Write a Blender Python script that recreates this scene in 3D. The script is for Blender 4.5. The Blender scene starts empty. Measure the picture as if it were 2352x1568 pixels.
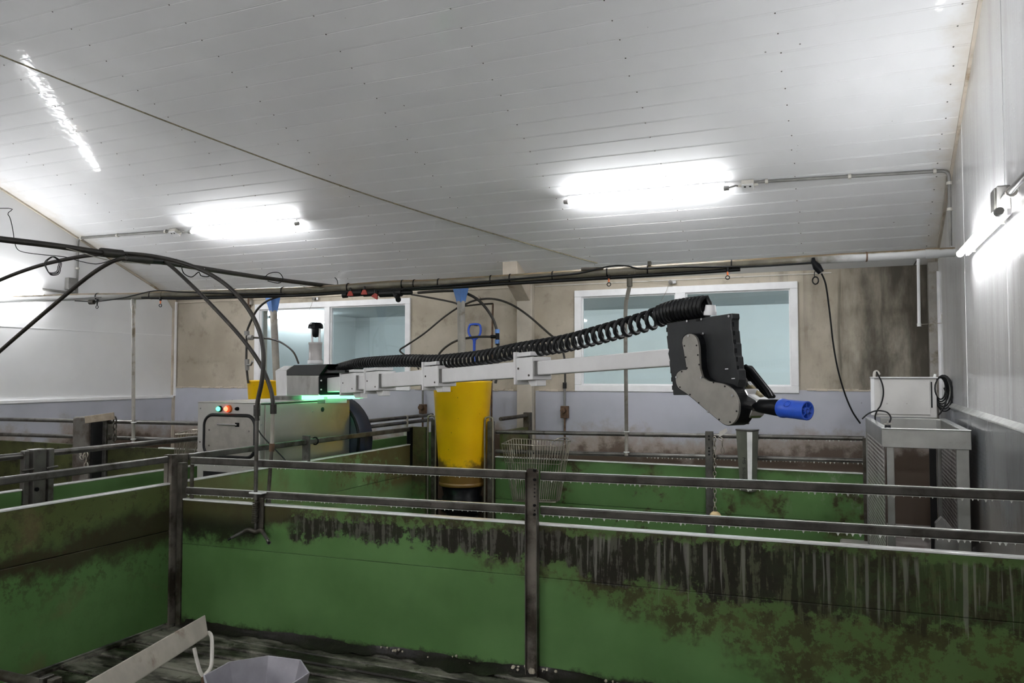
import bpy, math, random
from mathutils import Vector as V, Matrix
random.seed(7)
SC = bpy.context.scene
COL = SC.collection

# ------------------------------------------------------------------ camera, world, exposure
H_CAM, F_PX, YAW, PITCH = 1.75, 1807.0, math.radians(23.2), math.atan(72 / 1807.0)
cd = bpy.data.cameras.new('camera'); cam = bpy.data.objects.new('camera', cd); COL.objects.link(cam)
cd.sensor_width = 36.0; cd.lens = 36.0 * F_PX / 2352.0; cd.clip_start = 0.05; cd.clip_end = 100
cam.location = (0, 0, H_CAM); cam.rotation_euler = (math.pi / 2 + PITCH, 0, YAW)
SC.camera = cam
w = bpy.data.worlds.new('world'); SC.world = w; w.use_nodes = True
w.node_tree.nodes['Background'].inputs[0].default_value = (0.02, 0.022, 0.025, 1)
w.node_tree.nodes['Background'].inputs[1].default_value = 1.0
vs = SC.view_settings; vs.view_transform = 'Standard'; vs.look = 'None'; vs.gamma = 1.0; vs.use_curve_mapping = False
vs.exposure = 1.38
TUBE_POWER = 32.0

# ------------------------------------------------------------------ survey of the place (metres; X along the back wall, Y into depth)
D, XL, XR = 8.5, -8.92, 0.785            # back wall, left wall, right wall
SLOPE, ZEAVE, YR = 0.417, 2.79, 0.5      # roof lining
def zceil(y): return ZEAVE + SLOPE * (D - y)
FWD = V((-math.sin(YAW) * math.cos(PITCH), math.cos(YAW) * math.cos(PITCH), math.sin(PITCH)))
RGT = V((math.cos(YAW), math.sin(YAW), 0)); UPV = RGT.cross(FWD); CAM = V((0, 0, H_CAM))
def ray(x, y): return FWD + RGT * ((x - 1176) / F_PX) + UPV * ((784 - y) / F_PX)
def oy(x, y, Y): d = ray(x, y); return CAM + d * (Y / d.y)
def ox(x, y, X): d = ray(x, y); return CAM + d * (X / d.x)
def oz(x, y, Z): d = ray(x, y); return CAM + d * ((Z - H_CAM) / d.z)
def oc(x, y, off=0.0): d = ray(x, y); return CAM + d * ((ZEAVE + SLOPE * D - off - H_CAM) / (d.z + SLOPE * d.y))
def op(x, y, P0, n): d = ray(x, y); return CAM + d * ((P0 - CAM).dot(n) / d.dot(n))

# ------------------------------------------------------------------ mesh builder
def basis(d):
    d = d.normalized(); a = V((0, 0, 1)) if abs(d.z) < 0.9 else V((1, 0, 0))
    u = d.cross(a).normalized(); return u, u.cross(d).normalized(), d
def spline(pts, n=8, closed=False):
    pts = [V(p) for p in pts]; out = []; m = len(pts)
    for i in range(m - 1):
        p0 = pts[max(i - 1, 0)]; p1 = pts[i]; p2 = pts[i + 1]; p3 = pts[min(i + 2, m - 1)]
        for k in range(n):
            t = k / n
            out.append(0.5 * ((2 * p1) + (p2 - p0) * t + (2 * p0 - 5 * p1 + 4 * p2 - p3) * t * t + (3 * p1 - p0 - 3 * p2 + p3) * t ** 3))
    out.append(pts[-1]); return out
class MB:
    def __init__(s): s.v = []; s.f = []; s.sm = []
    def add(s, vs_, fs, smooth=False):
        o = len(s.v); s.v += [V(p) for p in vs_]
        for f in fs: s.f.append([i + o for i in f]); s.sm.append(smooth)
        return s
    def hexa(s, p):
        return s.add(p, [(0, 3, 2, 1), (4, 5, 6, 7), (0, 1, 5, 4), (1, 2, 6, 5), (2, 3, 7, 6), (3, 0, 4, 7)])
    def box(s, x0, x1, y0, y1, z0, z1):
        return s.hexa([(x0, y0, z0), (x1, y0, z0), (x1, y1, z0), (x0, y1, z0), (x0, y0, z1), (x1, y0, z1), (x1, y1, z1), (x0, y1, z1)])
    def obox(s, c, a, b, n, ha, hb, hn):
        c = V(c); P = []
        for k in (-1, 1):
            for (i, j) in ((-1, -1), (1, -1), (1, 1), (-1, 1)): P.append(c + a * (i * ha) + b * (j * hb) + n * (k * hn))
        return s.hexa(P)
    def bar(s, p0, p1, wdt, hgt, up=V((0, 0, 1))):
        p0, p1 = V(p0), V(p1); d = (p1 - p0).normalized(); side = d.cross(up).normalized(); u = side.cross(d)
        return s.obox((p0 + p1) / 2, d, side, u, (p1 - p0).length / 2, wdt / 2, hgt / 2)
    def cyl(s, p0, p1, r0, r1=None, n=14, caps=True):
        r1 = r0 if r1 is None else r1; p0, p1 = V(p0), V(p1); u, w_, d = basis(p1 - p0); P = []
        for c, r in ((p0, r0), (p1, r1)):
            for i in range(n):
                a = 2 * math.pi * i / n; P.append(c + (u * math.cos(a) + w_ * math.sin(a)) * r)
        s.add(P, [(i, (i + 1) % n, n + (i + 1) % n, n + i) for i in range(n)], True)
        if caps: s.add(P, [tuple(range(n - 1, -1, -1)), tuple(range(n, 2 * n))])
        return s
    def tube(s, pts, r, n=8, caps=True, closed=False):
        pts = [V(p) for p in pts]; m = len(pts); rr = r if callable(r) else (lambda i: r)
        t = (pts[1] - pts[0]).normalized(); u, w_, _ = basis(t); P = []
        for i in range(m):
            a, b = pts[max(i - 1, 0)], pts[min(i + 1, m - 1)]
            if closed: a, b = pts[i - 1], pts[(i + 1) % m]
            t = (b - a).normalized(); u = (u - t * u.dot(t)).normalized(); w_ = t.cross(u)
            for k in range(n):
                g = 2 * math.pi * k / n; P.append(pts[i] + (u * math.cos(g) + w_ * math.sin(g)) * rr(i))
        L = m if closed else m - 1
        s.add(P, [(i * n + k, i * n + (k + 1) % n, ((i + 1) % m) * n + (k + 1) % n, ((i + 1) % m) * n + k) for i in range(L) for k in range(n)], True)
        if caps and not closed: s.add(P, [tuple(range(n - 1, -1, -1)), tuple(range((m - 1) * n, m * n))])
        return s
    def lathe(s, prof, c, n=28, axis=V((0, 0, 1)), smooth=True, phase=0.0):
        c = V(c); u, w_, d = basis(axis); P = []
        for (r, z) in prof:
            for i in range(n):
                a = 2 * math.pi * i / n + phase; P.append(c + d * z + (u * math.cos(a) + w_ * math.sin(a)) * max(r, 1e-4))
        return s.add(P, [(i * n + k, i * n + (k + 1) % n, (i + 1) * n + (k + 1) % n, (i + 1) * n + k) for i in range(len(prof) - 1) for k in range(n)], smooth)
    def ring(s, c, axis, R, r, n=20, m=8):
        u, w_, d = basis(V(axis)); return s.tube([V(c) + (u * math.cos(2 * math.pi * i / n) + w_ * math.sin(2 * math.pi * i / n)) * R for i in range(n)], r, m, closed=True)
    def prism(s, poly, ext):
        n = len(poly); P = [V(p) for p in poly] + [V(p) + ext for p in poly]
        return s.add(P, [tuple(range(n)), tuple(range(2 * n - 1, n - 1, -1))] + [(i, n + i, n + (i + 1) % n, (i + 1) % n) for i in range(n)])
    def build(s, name, mat, parent=None, bevel=0.0, seg=2):
        o_ = V((0, 0, 0)); q = parent
        while q is not None: o_ += q.location; q = q.parent
        me = bpy.data.meshes.new(name); me.from_pydata([tuple(p - o_) for p in s.v], [], s.f)
        import bmesh
        bm = bmesh.new(); bm.from_mesh(me); bmesh.ops.recalc_face_normals(bm, faces=bm.faces[:]); bm.to_mesh(me); bm.free()
        me.polygons.foreach_set('use_smooth', s.sm); me.update()
        me.materials.append(mat)
        o = bpy.data.objects.new(name, me); COL.objects.link(o)
        if parent is not None: o.parent = parent
        if bevel: 
            m = o.modifiers.new('bevel', 'BEVEL'); m.width = bevel; m.segments = seg; m.limit_method = 'ANGLE'; m.angle_limit = math.radians(40)
        return o
def tag(o, label=None, cat=None, group=None, kind=None):
    if label: o['label'] = label
    if cat: o['category'] = cat
    if group: o['group'] = group
    if kind: o['kind'] = kind
    return o
def thing(name, loc, label, cat, group=None):
    o = bpy.data.objects.new(name, None); o.empty_display_size = 0.1; COL.objects.link(o); o.location = V(loc)
    return tag(o, label, cat, group)
def struct(o): o['kind'] = 'structure'; return o
def stuff(o): o['kind'] = 'stuff'; return o
def sub(parent, name, mat, mb, bevel=0.0, label=None):
    o = mb.build(name, mat, parent, bevel)
    if label: o['label'] = label
    return o

# ------------------------------------------------------------------ materials
class NM:
    def __init__(s, name):
        s.m = bpy.data.materials.new(name); s.m.use_nodes = True; s.t = s.m.node_tree; s.b = s.t.nodes['Principled BSDF']; s._p = None
    def n(s, t): return s.t.nodes.new(t)
    def put(s, sock, v):
        if hasattr(v, 'is_output') or isinstance(v, bpy.types.NodeSocket): s.t.links.new(v, sock)
        elif isinstance(v, (tuple, list)) and len(v) == 3 and sock.type == 'RGBA': sock.default_value = (*v, 1)
        else: sock.default_value = v
    def set(s, **k):
        for a, v in k.items(): s.put(s.b.inputs[a.replace('_', ' ')], v)
        return s
    def pos(s):
        if s._p is None:
            g = s.n('ShaderNodeNewGeometry'); x = s.n('ShaderNodeSeparateXYZ'); s.t.links.new(g.outputs['Position'], x.inputs[0]); s._p = (g.outputs['Position'], x.outputs[0], x.outputs[1], x.outputs[2])
        return s._p
    def mth(s, o, a, b=0.0, c=0.0):
        n = s.n('ShaderNodeMath'); n.operation = o; s.put(n.inputs[0], a); s.put(n.inputs[1], b); s.put(n.inputs[2], c); return n.outputs[0]
    def mix(s, f, a, b):
        n = s.n('ShaderNodeMix'); n.data_type = 'RGBA'; s.put(n.inputs[0], f); s.put(n.inputs[6], a); s.put(n.inputs[7], b); return n.outputs[2]
    def sm(s, x, a, b, lo=0.0, hi=1.0):
        n = s.n('ShaderNodeMapRange'); n.interpolation_type = 'SMOOTHSTEP'; s.put(n.inputs[0], x); s.put(n.inputs[1], a); s.put(n.inputs[2], b); s.put(n.inputs[3], lo); s.put(n.inputs[4], hi); return n.outputs[0]
    def noise(s, sc, det=4.0, rough=0.55, st=None, off=(0, 0, 0), dist=0.0):
        n = s.n('ShaderNodeTexNoise'); v = s.pos()[0]
        if st or off != (0, 0, 0):
            mp = s.n('ShaderNodeMapping'); mp.inputs['Scale'].default_value = st or (1, 1, 1); mp.inputs['Location'].default_value = off; s.t.links.new(v, mp.inputs[0]); v = mp.outputs[0]
        s.t.links.new(v, n.inputs['Vector']); n.inputs['Scale'].default_value = sc; n.inputs['Detail'].default_value = det; n.inputs['Roughness'].default_value = rough; n.inputs['Distortion'].default_value = dist
        return n.outputs[0]
    def specks(s, sc, size, thr=0.6):      # scattered fly specks
        n = s.n('ShaderNodeTexVoronoi'); s.t.links.new(s.pos()[0], n.inputs['Vector']); n.inputs['Scale'].default_value = sc
        x = s.n('ShaderNodeSeparateColor'); s.t.links.new(n.outputs['Color'], x.inputs[0])
        a = s.sm(n.outputs['Distance'], size, size * 0.6); b = s.mth('GREATER_THAN', x.outputs[0], thr); return s.mth('MULTIPLY', a, b)
    def bump(s, h, st=0.3, d=0.01, sock='Normal'):
        n = s.n('ShaderNodeBump'); n.inputs['Strength'].default_value = st; n.inputs['Distance'].default_value = d; s.put(n.inputs['Height'], h); s.put(s.b.inputs[sock], n.outputs[0]); return s
def plain(name, col, rough=0.5, metal=0.0, var=0.12, sc=9.0, dirt=None, dirt_amt=0.5, bump=0.0, coat=0.0):
    m = NM(name); nz = m.noise(sc, 5)
    c = m.mix(m.sm(nz, 0.3, 0.7), tuple(x * (1 - var) for x in col), tuple(min(1, x * (1 + var)) for x in col))
    if dirt: c = m.mix(m.sm(m.noise(sc * 0.8, 7, 0.65, off=(3, 5, 1)), 0.75 - 0.35 * dirt_amt, 0.95 - 0.35 * dirt_amt), c, dirt)
    m.set(Base_Color=c, Roughness=rough, Metallic=metal)
    if bump: m.bump(m.noise(sc * 6, 4), bump, 0.004)
    if coat: m.set(Coat_Weight=coat, Coat_Roughness=0.08)
    return m.m
def emit(name, col, st):
    m = NM(name); m.set(Base_Color=col, Emission_Color=col, Emission_Strength=st, Roughness=0.4); return m.m

M = {}
M['tube_light'] = emit('lamp_tube_glow', (0.975, 0.985, 1.0), TUBE_POWER)
for k_, f_ in (('tube_dim', 0.5), ('tube_fill', 2.6)): M[k_] = emit('lamp_' + k_, (0.975, 0.985, 1.0), TUBE_POWER * f_)  # the stronger glow serves only lamps added out of view
M['led_green'] = emit('green_led_glow', (0.22, 1.0, 0.42), 0.95)
M['btn_green'] = emit('green_button_glow', (0.05, 0.9, 0.35), 2.5)
M['btn_red'] = emit('red_button_glow', (1.0, 0.06, 0.03), 4.0)
M['orange'] = plain('orange_plastic', (0.85, 0.18, 0.03), 0.35)
M['white'] = plain('white_plastic', (0.86, 0.86, 0.87), 0.35, var=0.04)
M['offwhite'] = plain('offwhite_plastic', (0.55, 0.53, 0.48), 0.5, dirt=(0.2, 0.16, 0.1))
M['black'] = plain('black_plastic', (0.005, 0.0055, 0.0065), 0.32, var=0.25); M['black'].node_tree.nodes['Principled BSDF'].inputs['Specular IOR Level'].default_value = 0.12
M['rubber'] = plain('black_rubber', (0.007, 0.0075, 0.008), 0.42, var=0.3); M['rubber'].node_tree.nodes['Principled BSDF'].inputs['Specular IOR Level'].default_value = 0.3
M['hose'] = plain('dirty_black_hose', (0.020, 0.017, 0.013), 0.5, var=0.3, sc=14, dirt=(0.060, 0.046, 0.030), dirt_amt=0.6)
M['steel'] = plain('galvanised_steel', (0.125, 0.12, 0.11), 0.33, 0.6, var=0.3, sc=7, dirt=(0.04, 0.034, 0.025), dirt_amt=0.7, bump=0.05)
M['steel_dk'] = plain('grimy_steel', (0.085, 0.077, 0.062), 0.5, 0.5, var=0.35, sc=8, dirt=(0.035, 0.026, 0.016), dirt_amt=0.9, bump=0.1)
M['rail_wet'] = plain('wet_grimy_rail', (0.060, 0.055, 0.048), 0.34, 0.35, var=0.35, sc=7, dirt=(0.022, 0.018, 0.013), dirt_amt=0.8)
M['stainless'] = plain('stainless_steel', (0.55, 0.54, 0.51), 0.3, 1.0, var=0.12, sc=3, dirt=(0.30, 0.28, 0.24), dirt_amt=0.5)
M['plate'] = plain('brushed_plate', (0.42, 0.40, 0.36), 0.42, 0.85, var=0.1, sc=12)
M['chrome'] = plain('bright_metal', (0.72, 0.72, 0.72), 0.18, 1.0, var=0.05)
M['alu'] = plain('light_grey_arm_paint', (0.78, 0.77, 0.77), 0.42, 0.1, var=0.05, sc=5)
M['blue'] = plain('blue_plastic', (0.022, 0.09, 0.55), 0.32, var=0.1)
M['funnel'] = plain('blue_funnel_plastic', (0.10, 0.22, 0.52), 0.45, dirt=(0.06, 0.08, 0.12), dirt_amt=0.5)
M['navy'] = plain('navy_drum', (0.004, 0.009, 0.026), 0.45, var=0.3)
M['pvc'] = plain('grey_pvc_drop_pipe', (0.30, 0.28, 0.25), 0.45, dirt=(0.12, 0.09, 0.05), dirt_amt=0.7)
M['red'] = plain('red_lever', (0.35, 0.035, 0.02), 0.5)
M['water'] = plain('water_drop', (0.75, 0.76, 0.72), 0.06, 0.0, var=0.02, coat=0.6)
M['foam'] = plain('wet_foam', (0.42, 0.38, 0.30), 0.5, var=0.2, sc=30)
M['wire'] = plain('wet_wire', (0.34, 0.31, 0.26), 0.3, 0.8)
M['wood'] = plain('weathered_board', (0.34, 0.28, 0.21), 0.6, sc=16, dirt=(0.14, 0.10, 0.07), dirt_amt=0.5)
M['board'] = plain('beige_worn_board', (0.40, 0.37, 0.31), 0.55, sc=8, dirt=(0.20, 0.13, 0.08), dirt_amt=0.45, bump=0.1)
M['trough'] = plain('grey_trough', (0.30, 0.29, 0.32), 0.42, 0.3)
M['cream'] = plain('cream_ball', (0.60, 0.45, 0.24), 0.35)
M['rope'] = plain('grimy_rope', (0.19, 0.165, 0.11), 0.8, sc=40, var=0.3)
M['cable_pale'] = plain('pale_cable', (0.35, 0.33, 0.28), 0.5)
M['conduit'] = plain('grey_conduit', (0.20, 0.195, 0.185), 0.4, var=0.15)
M['trimdirt'] = plain('stained_white_trim', (0.52, 0.46, 0.38), 0.5, sc=5, dirt=(0.22, 0.15, 0.08), dirt_amt=0.65)
M['rust'] = plain('rusty_bracket', (0.12, 0.07, 0.04), 0.6, 0.3, var=0.4, sc=20)
M['post_conc'] = plain('grimy_concrete', (0.12, 0.11, 0.095), 0.7, sc=6, dirt=(0.05, 0.035, 0.025), dirt_amt=0.9, bump=0.2)
M['slot'] = plain('dark_opening', (0.004, 0.004, 0.004), 0.9)
M['ink'] = plain('printed_black_ink', (0.02, 0.022, 0.02), 0.6)
M['glasspane'] = None

def mat_glass():
    m = NM('window_glass'); t = m.t; t.nodes.remove(m.b)
    tr = t.nodes.new('ShaderNodeBsdfTransparent'); tr.inputs[0].default_value = (0.86, 0.92, 0.93, 1)
    gl = t.nodes.new('ShaderNodeBsdfGlossy'); gl.inputs['Roughness'].default_value = 0.02
    fr = t.nodes.new('ShaderNodeFresnel'); fr.inputs[0].default_value = 1.45
    mx = t.nodes.new('ShaderNodeMixShader'); t.links.new(fr.outputs[0], mx.inputs[0]); t.links.new(tr.outputs[0], mx.inputs[1]); t.links.new(gl.outputs[0], mx.inputs[2])
    t.links.new(mx.outputs[0], t.nodes['Material Output'].inputs[0]); return m.m
M['glass'] = mat_glass()

def mat_ceiling():
    m = NM('white_roof_lining'); P, x, y, z = m.pos()
    base = m.mix(m.sm(m.noise(1.3, 3), 0.35, 0.7), (0.77, 0.775, 0.785), (0.82, 0.825, 0.835))
    # brown staining creeping in from the wall joints
    e1 = m.sm(m.mth('ADD', m.mth('SUBTRACT', XR, x), m.mth('MULTIPLY', m.noise(5, 4), 0.35)), 0.40, 0.16)
    e2 = m.sm(m.mth('ADD', m.mth('SUBTRACT', x, XL), m.mth('MULTIPLY', m.noise(5, 4), 0.5)), 0.55, 0.2)
    base = m.mix(m.mth('MULTIPLY', m.mth('MAXIMUM', e1, e2), 0.45), base, (0.45, 0.36, 0.22))
    sp = m.specks(4.5, 0.035, 0.55); sp2 = m.specks(9.0, 0.035, 0.72)
    base = m.mix(m.mth('MULTIPLY', m.mth('MAXIMUM', sp, sp2), 0.8), base, (0.09, 0.08, 0.06))
    m.set(Base_Color=base, Roughness=0.5, Specular_IOR_Level=0.25, Coat_Weight=0.28, Coat_Roughness=0.07)
    m.bump(m.noise(22, 2, st=(0.5, 1, 1)), 0.16, 0.01, 'Coat Normal')
    return m.m
M['ceiling'] = mat_ceiling()

def mat_concrete():
    m = NM('stained_concrete_wall'); P, x, y, z = m.pos()
    c = m.mix(m.sm(m.noise(1.1, 6, 0.6), 0.3, 0.7), (0.36, 0.315, 0.245), (0.50, 0.45, 0.365))
    c = m.mix(m.mth('MULTIPLY', m.sm(m.noise(4, 6, 0.7, off=(7, 1, 2)), 0.52, 0.7), 0.5), c, (0.18, 0.15, 0.10))
    dk = m.sm(m.mth('ADD', x, m.mth('MULTIPLY', m.mth('SUBTRACT', m.noise(2.2, 6, 0.65, st=(1.6, 1, 0.45)), 0.5), 2.6)), -0.55, 0.75)
    c = m.mix(m.mth('MULTIPLY', dk, 0.93), c, (0.035, 0.028, 0.018))
    st = m.sm(m.noise(3.5, 5, 0.6, st=(2.2, 1, 0.12)), 0.52, 0.68)
    stx = m.mth('MULTIPLY', st, m.sm(x, -1.2, -0.1)); c = m.mix(m.mth('MULTIPLY', stx, 0.7), c, (0.06, 0.05, 0.033))
    c = m.mix(m.mth('MULTIPLY', m.specks(6, 0.03, 0.7), 0.8), c, (0.05, 0.04, 0.03))
    m.set(Base_Color=c, Roughness=0.75); m.bump(m.noise(30, 5), 0.15, 0.006); return m.m
M['concrete'] = mat_concrete()
def mat_wainscot():
    m = NM('blue_grey_painted_plinth'); P, x, y, z = m.pos()
    c = m.mix(m.sm(m.noise(1.6, 4), 0.3, 0.7), (0.41, 0.425, 0.475), (0.48, 0.49, 0.55))
    d = m.mth('ADD', z, m.mth('MULTIPLY', m.mth('ADD', m.mth('MULTIPLY', m.mth('SUBTRACT', m.noise(0.9, 3, 0.5), 0.5), 1.3), m.mth('SUBTRACT', m.noise(4.0, 8, 0.7), 0.5)), 0.62))
    c = m.mix(m.mth('MULTIPLY', m.sm(d, 1.15, 0.95), 0.7), c, (0.28, 0.205, 0.13))
    c = m.mix(m.mth('MULTIPLY', m.sm(d, 0.97, 0.82), 0.9), c, (0.07, 0.042, 0.024))
    c = m.mix(m.mth('MULTIPLY', m.specks(5.5, 0.05, 0.55), 0.85), c, (0.07, 0.06, 0.05))
    m.set(Base_Color=c, Roughness=0.45); m.bump(m.noise(20, 5), 0.1, 0.006); return m.m
M['wainscot'] = mat_wainscot()
def mat_wallwhite(name, wet):
    m = NM(name); P, x, y, z = m.pos()
    c = m.mix(m.sm(m.noise(1.2, 4), 0.3, 0.7), (0.72, 0.72, 0.725), (0.78, 0.78, 0.785))
    c = m.mix(m.mth('MULTIPLY', m.specks(4, 0.04, 0.6), 0.8), c, (0.12, 0.1, 0.08))
    if wet:
        c = m.mix(m.mth('MULTIPLY', m.sm(m.noise(3.0, 5, 0.6, st=(1, 1, 0.10)), 0.45, 0.7), 0.4), c, (0.42, 0.40, 0.37))
        m.set(Base_Color=c, Roughness=0.24, Coat_Weight=0.5, Coat_Roughness=0.05)
        h = m.mth('ADD', m.noise(26, 3, 0.6, st=(1, 1, 0.22)), m.mth('MULTIPLY', m.specks(28, 0.25, 0.72), 0.8)); m.bump(h, 0.30, 0.01)
    else:
        m.set(Base_Color=c, Roughness=0.4, Coat_Weight=0.15, Coat_Roughness=0.15); m.bump(m.noise(2, 2), 0.05, 0.02)
    return m.m
M['wall_white'] = mat_wallwhite('white_wall_panel', False)
M['wall_wet'] = mat_wallwhite('wet_white_wall_panel', True)
def mat_lowright():
    m = NM('wet_grey_plinth'); P, x, y, z = m.pos()
    c = m.mix(m.sm(m.noise(2.0, 5, st=(1, 1, 0.4)), 0.3, 0.7), (0.19, 0.20, 0.215), (0.30, 0.31, 0.32))
    d = m.mth('ADD', z, m.mth('MULTIPLY', m.mth('SUBTRACT', m.noise(2.5, 6, 0.65, st=(1, 1, 0.35)), 0.5), 0.9))
    c = m.mix(m.mth('MULTIPLY', m.sm(d, 1.15, 0.8), 0.6), c, (0.20, 0.155, 0.115))
    m.set(Base_Color=c, Roughness=0.25, Coat_Weight=0.3, Coat_Roughness=0.08); m.bump(m.noise(24, 4, st=(1, 1, 0.3)), 0.2, 0.008); return m.m
M['low_right'] = mat_lowright()
def mat_floor():
    m = NM('wet_grimy_concrete_slat'); P, x, y, z = m.pos()
    c = m.mix(m.sm(m.noise(3.0, 8, 0.68, st=(0.5, 1.2, 1)), 0.44, 0.62), (0.014, 0.012, 0.008), (0.26, 0.25, 0.205))
    m.set(Base_Color=c, Roughness=m.sm(m.noise(5, 4), 0.3, 0.7, 0.25, 0.6)); m.bump(m.noise(9, 6, 0.65), 0.5, 0.02); return m.m
M['floor'] = mat_floor()
M['slab'] = plain('wet_pale_slab', (0.42, 0.39, 0.37), 0.3, sc=5, dirt=(0.10, 0.06, 0.04), dirt_amt=0.6, bump=0.2)

def mat_green(name, kind):
    m = NM(name); P, x, y, z = m.pos()
    g = m.mix(m.sm(m.noise(1.7, 4), 0.32, 0.68), (0.068, 0.146, 0.043), (0.092, 0.186, 0.061))
    ol, br, bk = (0.068, 0.074, 0.022), (0.036, 0.026, 0.012), (0.012, 0.0095, 0.0065)
    nA = m.noise(5.5, 9, 0.68); nB = m.noise(13, 8, 0.7, off=(2, 3, 4)); nC = m.noise(1.6, 5, 0.6, off=(9, 2, 7))
    cen = lambda n: m.mth('SUBTRACT', n, 0.5)
    rough = 0.33
    if kind == 'near':
        # thick crust below the plank-top highlight, speckled soiling under it, both sinking lower towards the right
        n1 = m.noise(17, 10, 0.74, off=(4, 0, 1)); n2 = m.noise(4.2, 7, 0.62, off=(8, 3, 5)); n3 = m.noise(9, 5, 0.62, st=(3.6, 1, 0.35), off=(2, 0, 0), dist=0.3)
        zl = m.sm(x, -2.5, 0.1, 0.675, 0.49); zs_ = m.sm(x, -2.9, 0.75, 0.66, -0.02)
        sp = m.mth('MULTIPLY', m.sm(m.mth('ADD', m.mth('SUBTRACT', z, zs_), m.mth('MULTIPLY', cen(n2), 0.75)), 0.0, 0.16), m.sm(m.mth('ADD', n1, m.mth('MULTIPLY', cen(n2), 0.55)), 0.46, 0.53))
        g = m.mix(m.mth('MULTIPLY', m.sm(m.mth('ADD', m.mth('SUBTRACT', z, zs_), m.mth('MULTIPLY', cen(n2), 0.6)), -0.05, 0.2), 0.45), g, ol)
        g = m.mix(m.mth('MULTIPLY', sp, 0.82), g, m.mix(m.sm(n2, 0.42, 0.58), (0.062, 0.060, 0.020), br))
        lo = m.sm(m.mth('ADD', m.mth('SUBTRACT', z, zl), m.mth('ADD', m.mth('MULTIPLY', cen(n2), 0.34), m.mth('MULTIPLY', cen(n1), 0.32))), -0.01, 0.03)
        hi = m.sm(m.mth('ADD', m.mth('SUBTRACT', m.sm(x, -2.0, -0.6, 0.82, 0.845), z), m.mth('ADD', m.mth('MULTIPLY', cen(n1), 0.22), m.mth('MULTIPLY', cen(n2), 0.10))), 0.0, 0.025)
        crust = m.mth('MULTIPLY', m.mth('MULTIPLY', lo, hi), m.sm(m.mth('ADD', x, m.mth('MULTIPLY', cen(n2), 0.8)), -3.55, -3.30))
        crc = m.mix(m.sm(m.mth('ADD', n3, m.mth('MULTIPLY', cen(n1), 0.5)), 0.50, 0.60), bk, m.mix(m.sm(x, -1.6, 0.1), (0.070, 0.066, 0.054), (0.055, 0.062, 0.028)))
        g = m.mix(m.mth('MULTIPLY', crust, m.sm(x, -0.6, 0.5, 0.95, 0.62)), g, crc)
        # dark corner on the left, under the drinker
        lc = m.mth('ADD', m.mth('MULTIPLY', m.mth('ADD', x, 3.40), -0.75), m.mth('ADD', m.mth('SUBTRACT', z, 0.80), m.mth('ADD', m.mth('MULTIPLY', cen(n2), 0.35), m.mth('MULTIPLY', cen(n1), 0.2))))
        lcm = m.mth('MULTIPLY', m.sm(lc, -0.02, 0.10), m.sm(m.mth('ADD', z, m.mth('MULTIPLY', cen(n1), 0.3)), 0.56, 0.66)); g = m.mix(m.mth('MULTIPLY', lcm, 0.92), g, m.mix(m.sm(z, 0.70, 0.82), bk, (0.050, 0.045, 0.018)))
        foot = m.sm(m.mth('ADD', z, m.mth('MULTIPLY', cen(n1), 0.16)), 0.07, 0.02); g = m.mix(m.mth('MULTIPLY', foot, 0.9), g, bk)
        # pale dribbles of suds
        dr = m.noise(17, 3, 0.5, st=(2.3, 1, 0.085), off=(1, 0, 3), dist=0.25); dl = m.mth('ADD', m.mth('SUBTRACT', z, m.sm(x, -2.0, 0.2, 0.66, 0.48)), m.mth('MULTIPLY', cen(m.noise(9, 2, st=(3, 1, 0.01))), 0.50))
        drm = m.mth('MULTIPLY', m.sm(m.mth('SUBTRACT', dr, m.sm(dl, 0.25, -0.05, 0.0, 0.08)), 0.53, 0.60), m.mth('MULTIPLY', m.sm(dl, -0.03, 0.03), m.mth('MULTIPLY', m.sm(x, -2.5, -1.5), m.sm(z, 0.845, 0.80))))
        g = m.mix(m.mth('MULTIPLY', drm, 0.5), g, (0.20, 0.195, 0.17))
    elif kind == 'side':
        band = m.mth('ADD', m.mth('SUBTRACT', z, m.sm(y, 2.6, 4.3, 0.62, 0.70)), m.mth('MULTIPLY', cen(nA), 0.35))
        g = m.mix(m.mth('MULTIPLY', m.sm(band, -0.06, 0.22), 0.8), g, ol)
        b2 = m.mth('SUBTRACT', 1.0, m.mth('DIVIDE', m.mth('ABSOLUTE', band), m.sm(y, 2.4, 4.3, 0.10, 0.24))); g = m.mix(m.mth('MULTIPLY', m.sm(b2, 0.1, 0.75), 0.92), g, (0.030, 0.022, 0.012))
        n1 = m.noise(17, 10, 0.74, off=(4, 0, 1)); g = m.mix(m.mth('MULTIPLY', m.mth('MULTIPLY', m.sm(m.mth('ADD', n1, m.mth('MULTIPLY', cen(nC), 0.5)), 0.50, 0.57), m.sm(z, 0.3, 0.6, 0.15, 1.0)), 0.6), g, br)
        g = m.mix(m.mth('MULTIPLY', m.sm(m.mth('ADD', nC, m.sm(y, 4.4, 7.2, 0.0, 0.10)), 0.52, 0.66), 0.55), g, (0.13, 0.10, 0.05))
    elif kind == 'sidefar':  # lighter base green paints in the lamp light on this stretch; stains are soiling
        n1 = m.noise(15, 10, 0.72, off=(4, 0, 1)); g = m.mix(m.sm(m.noise(2.2, 5), 0.35, 0.65), (0.115, 0.20, 0.075), (0.155, 0.27, 0.105))
        g = m.mix(m.mth('MULTIPLY', m.sm(m.mth('ADD', nC, m.sm(y, 5.6, 4.3, 0.0, 0.16)), 0.46, 0.66), 0.75), g, (0.15, 0.135, 0.055))
        st = m.mth('ADD', m.mth('ADD', m.mth('MULTIPLY', cen(n1), 0.6), m.mth('MULTIPLY', cen(nC), 0.9)), m.sm(y, 5.4, 7.4, -0.10, 0.26))
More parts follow.
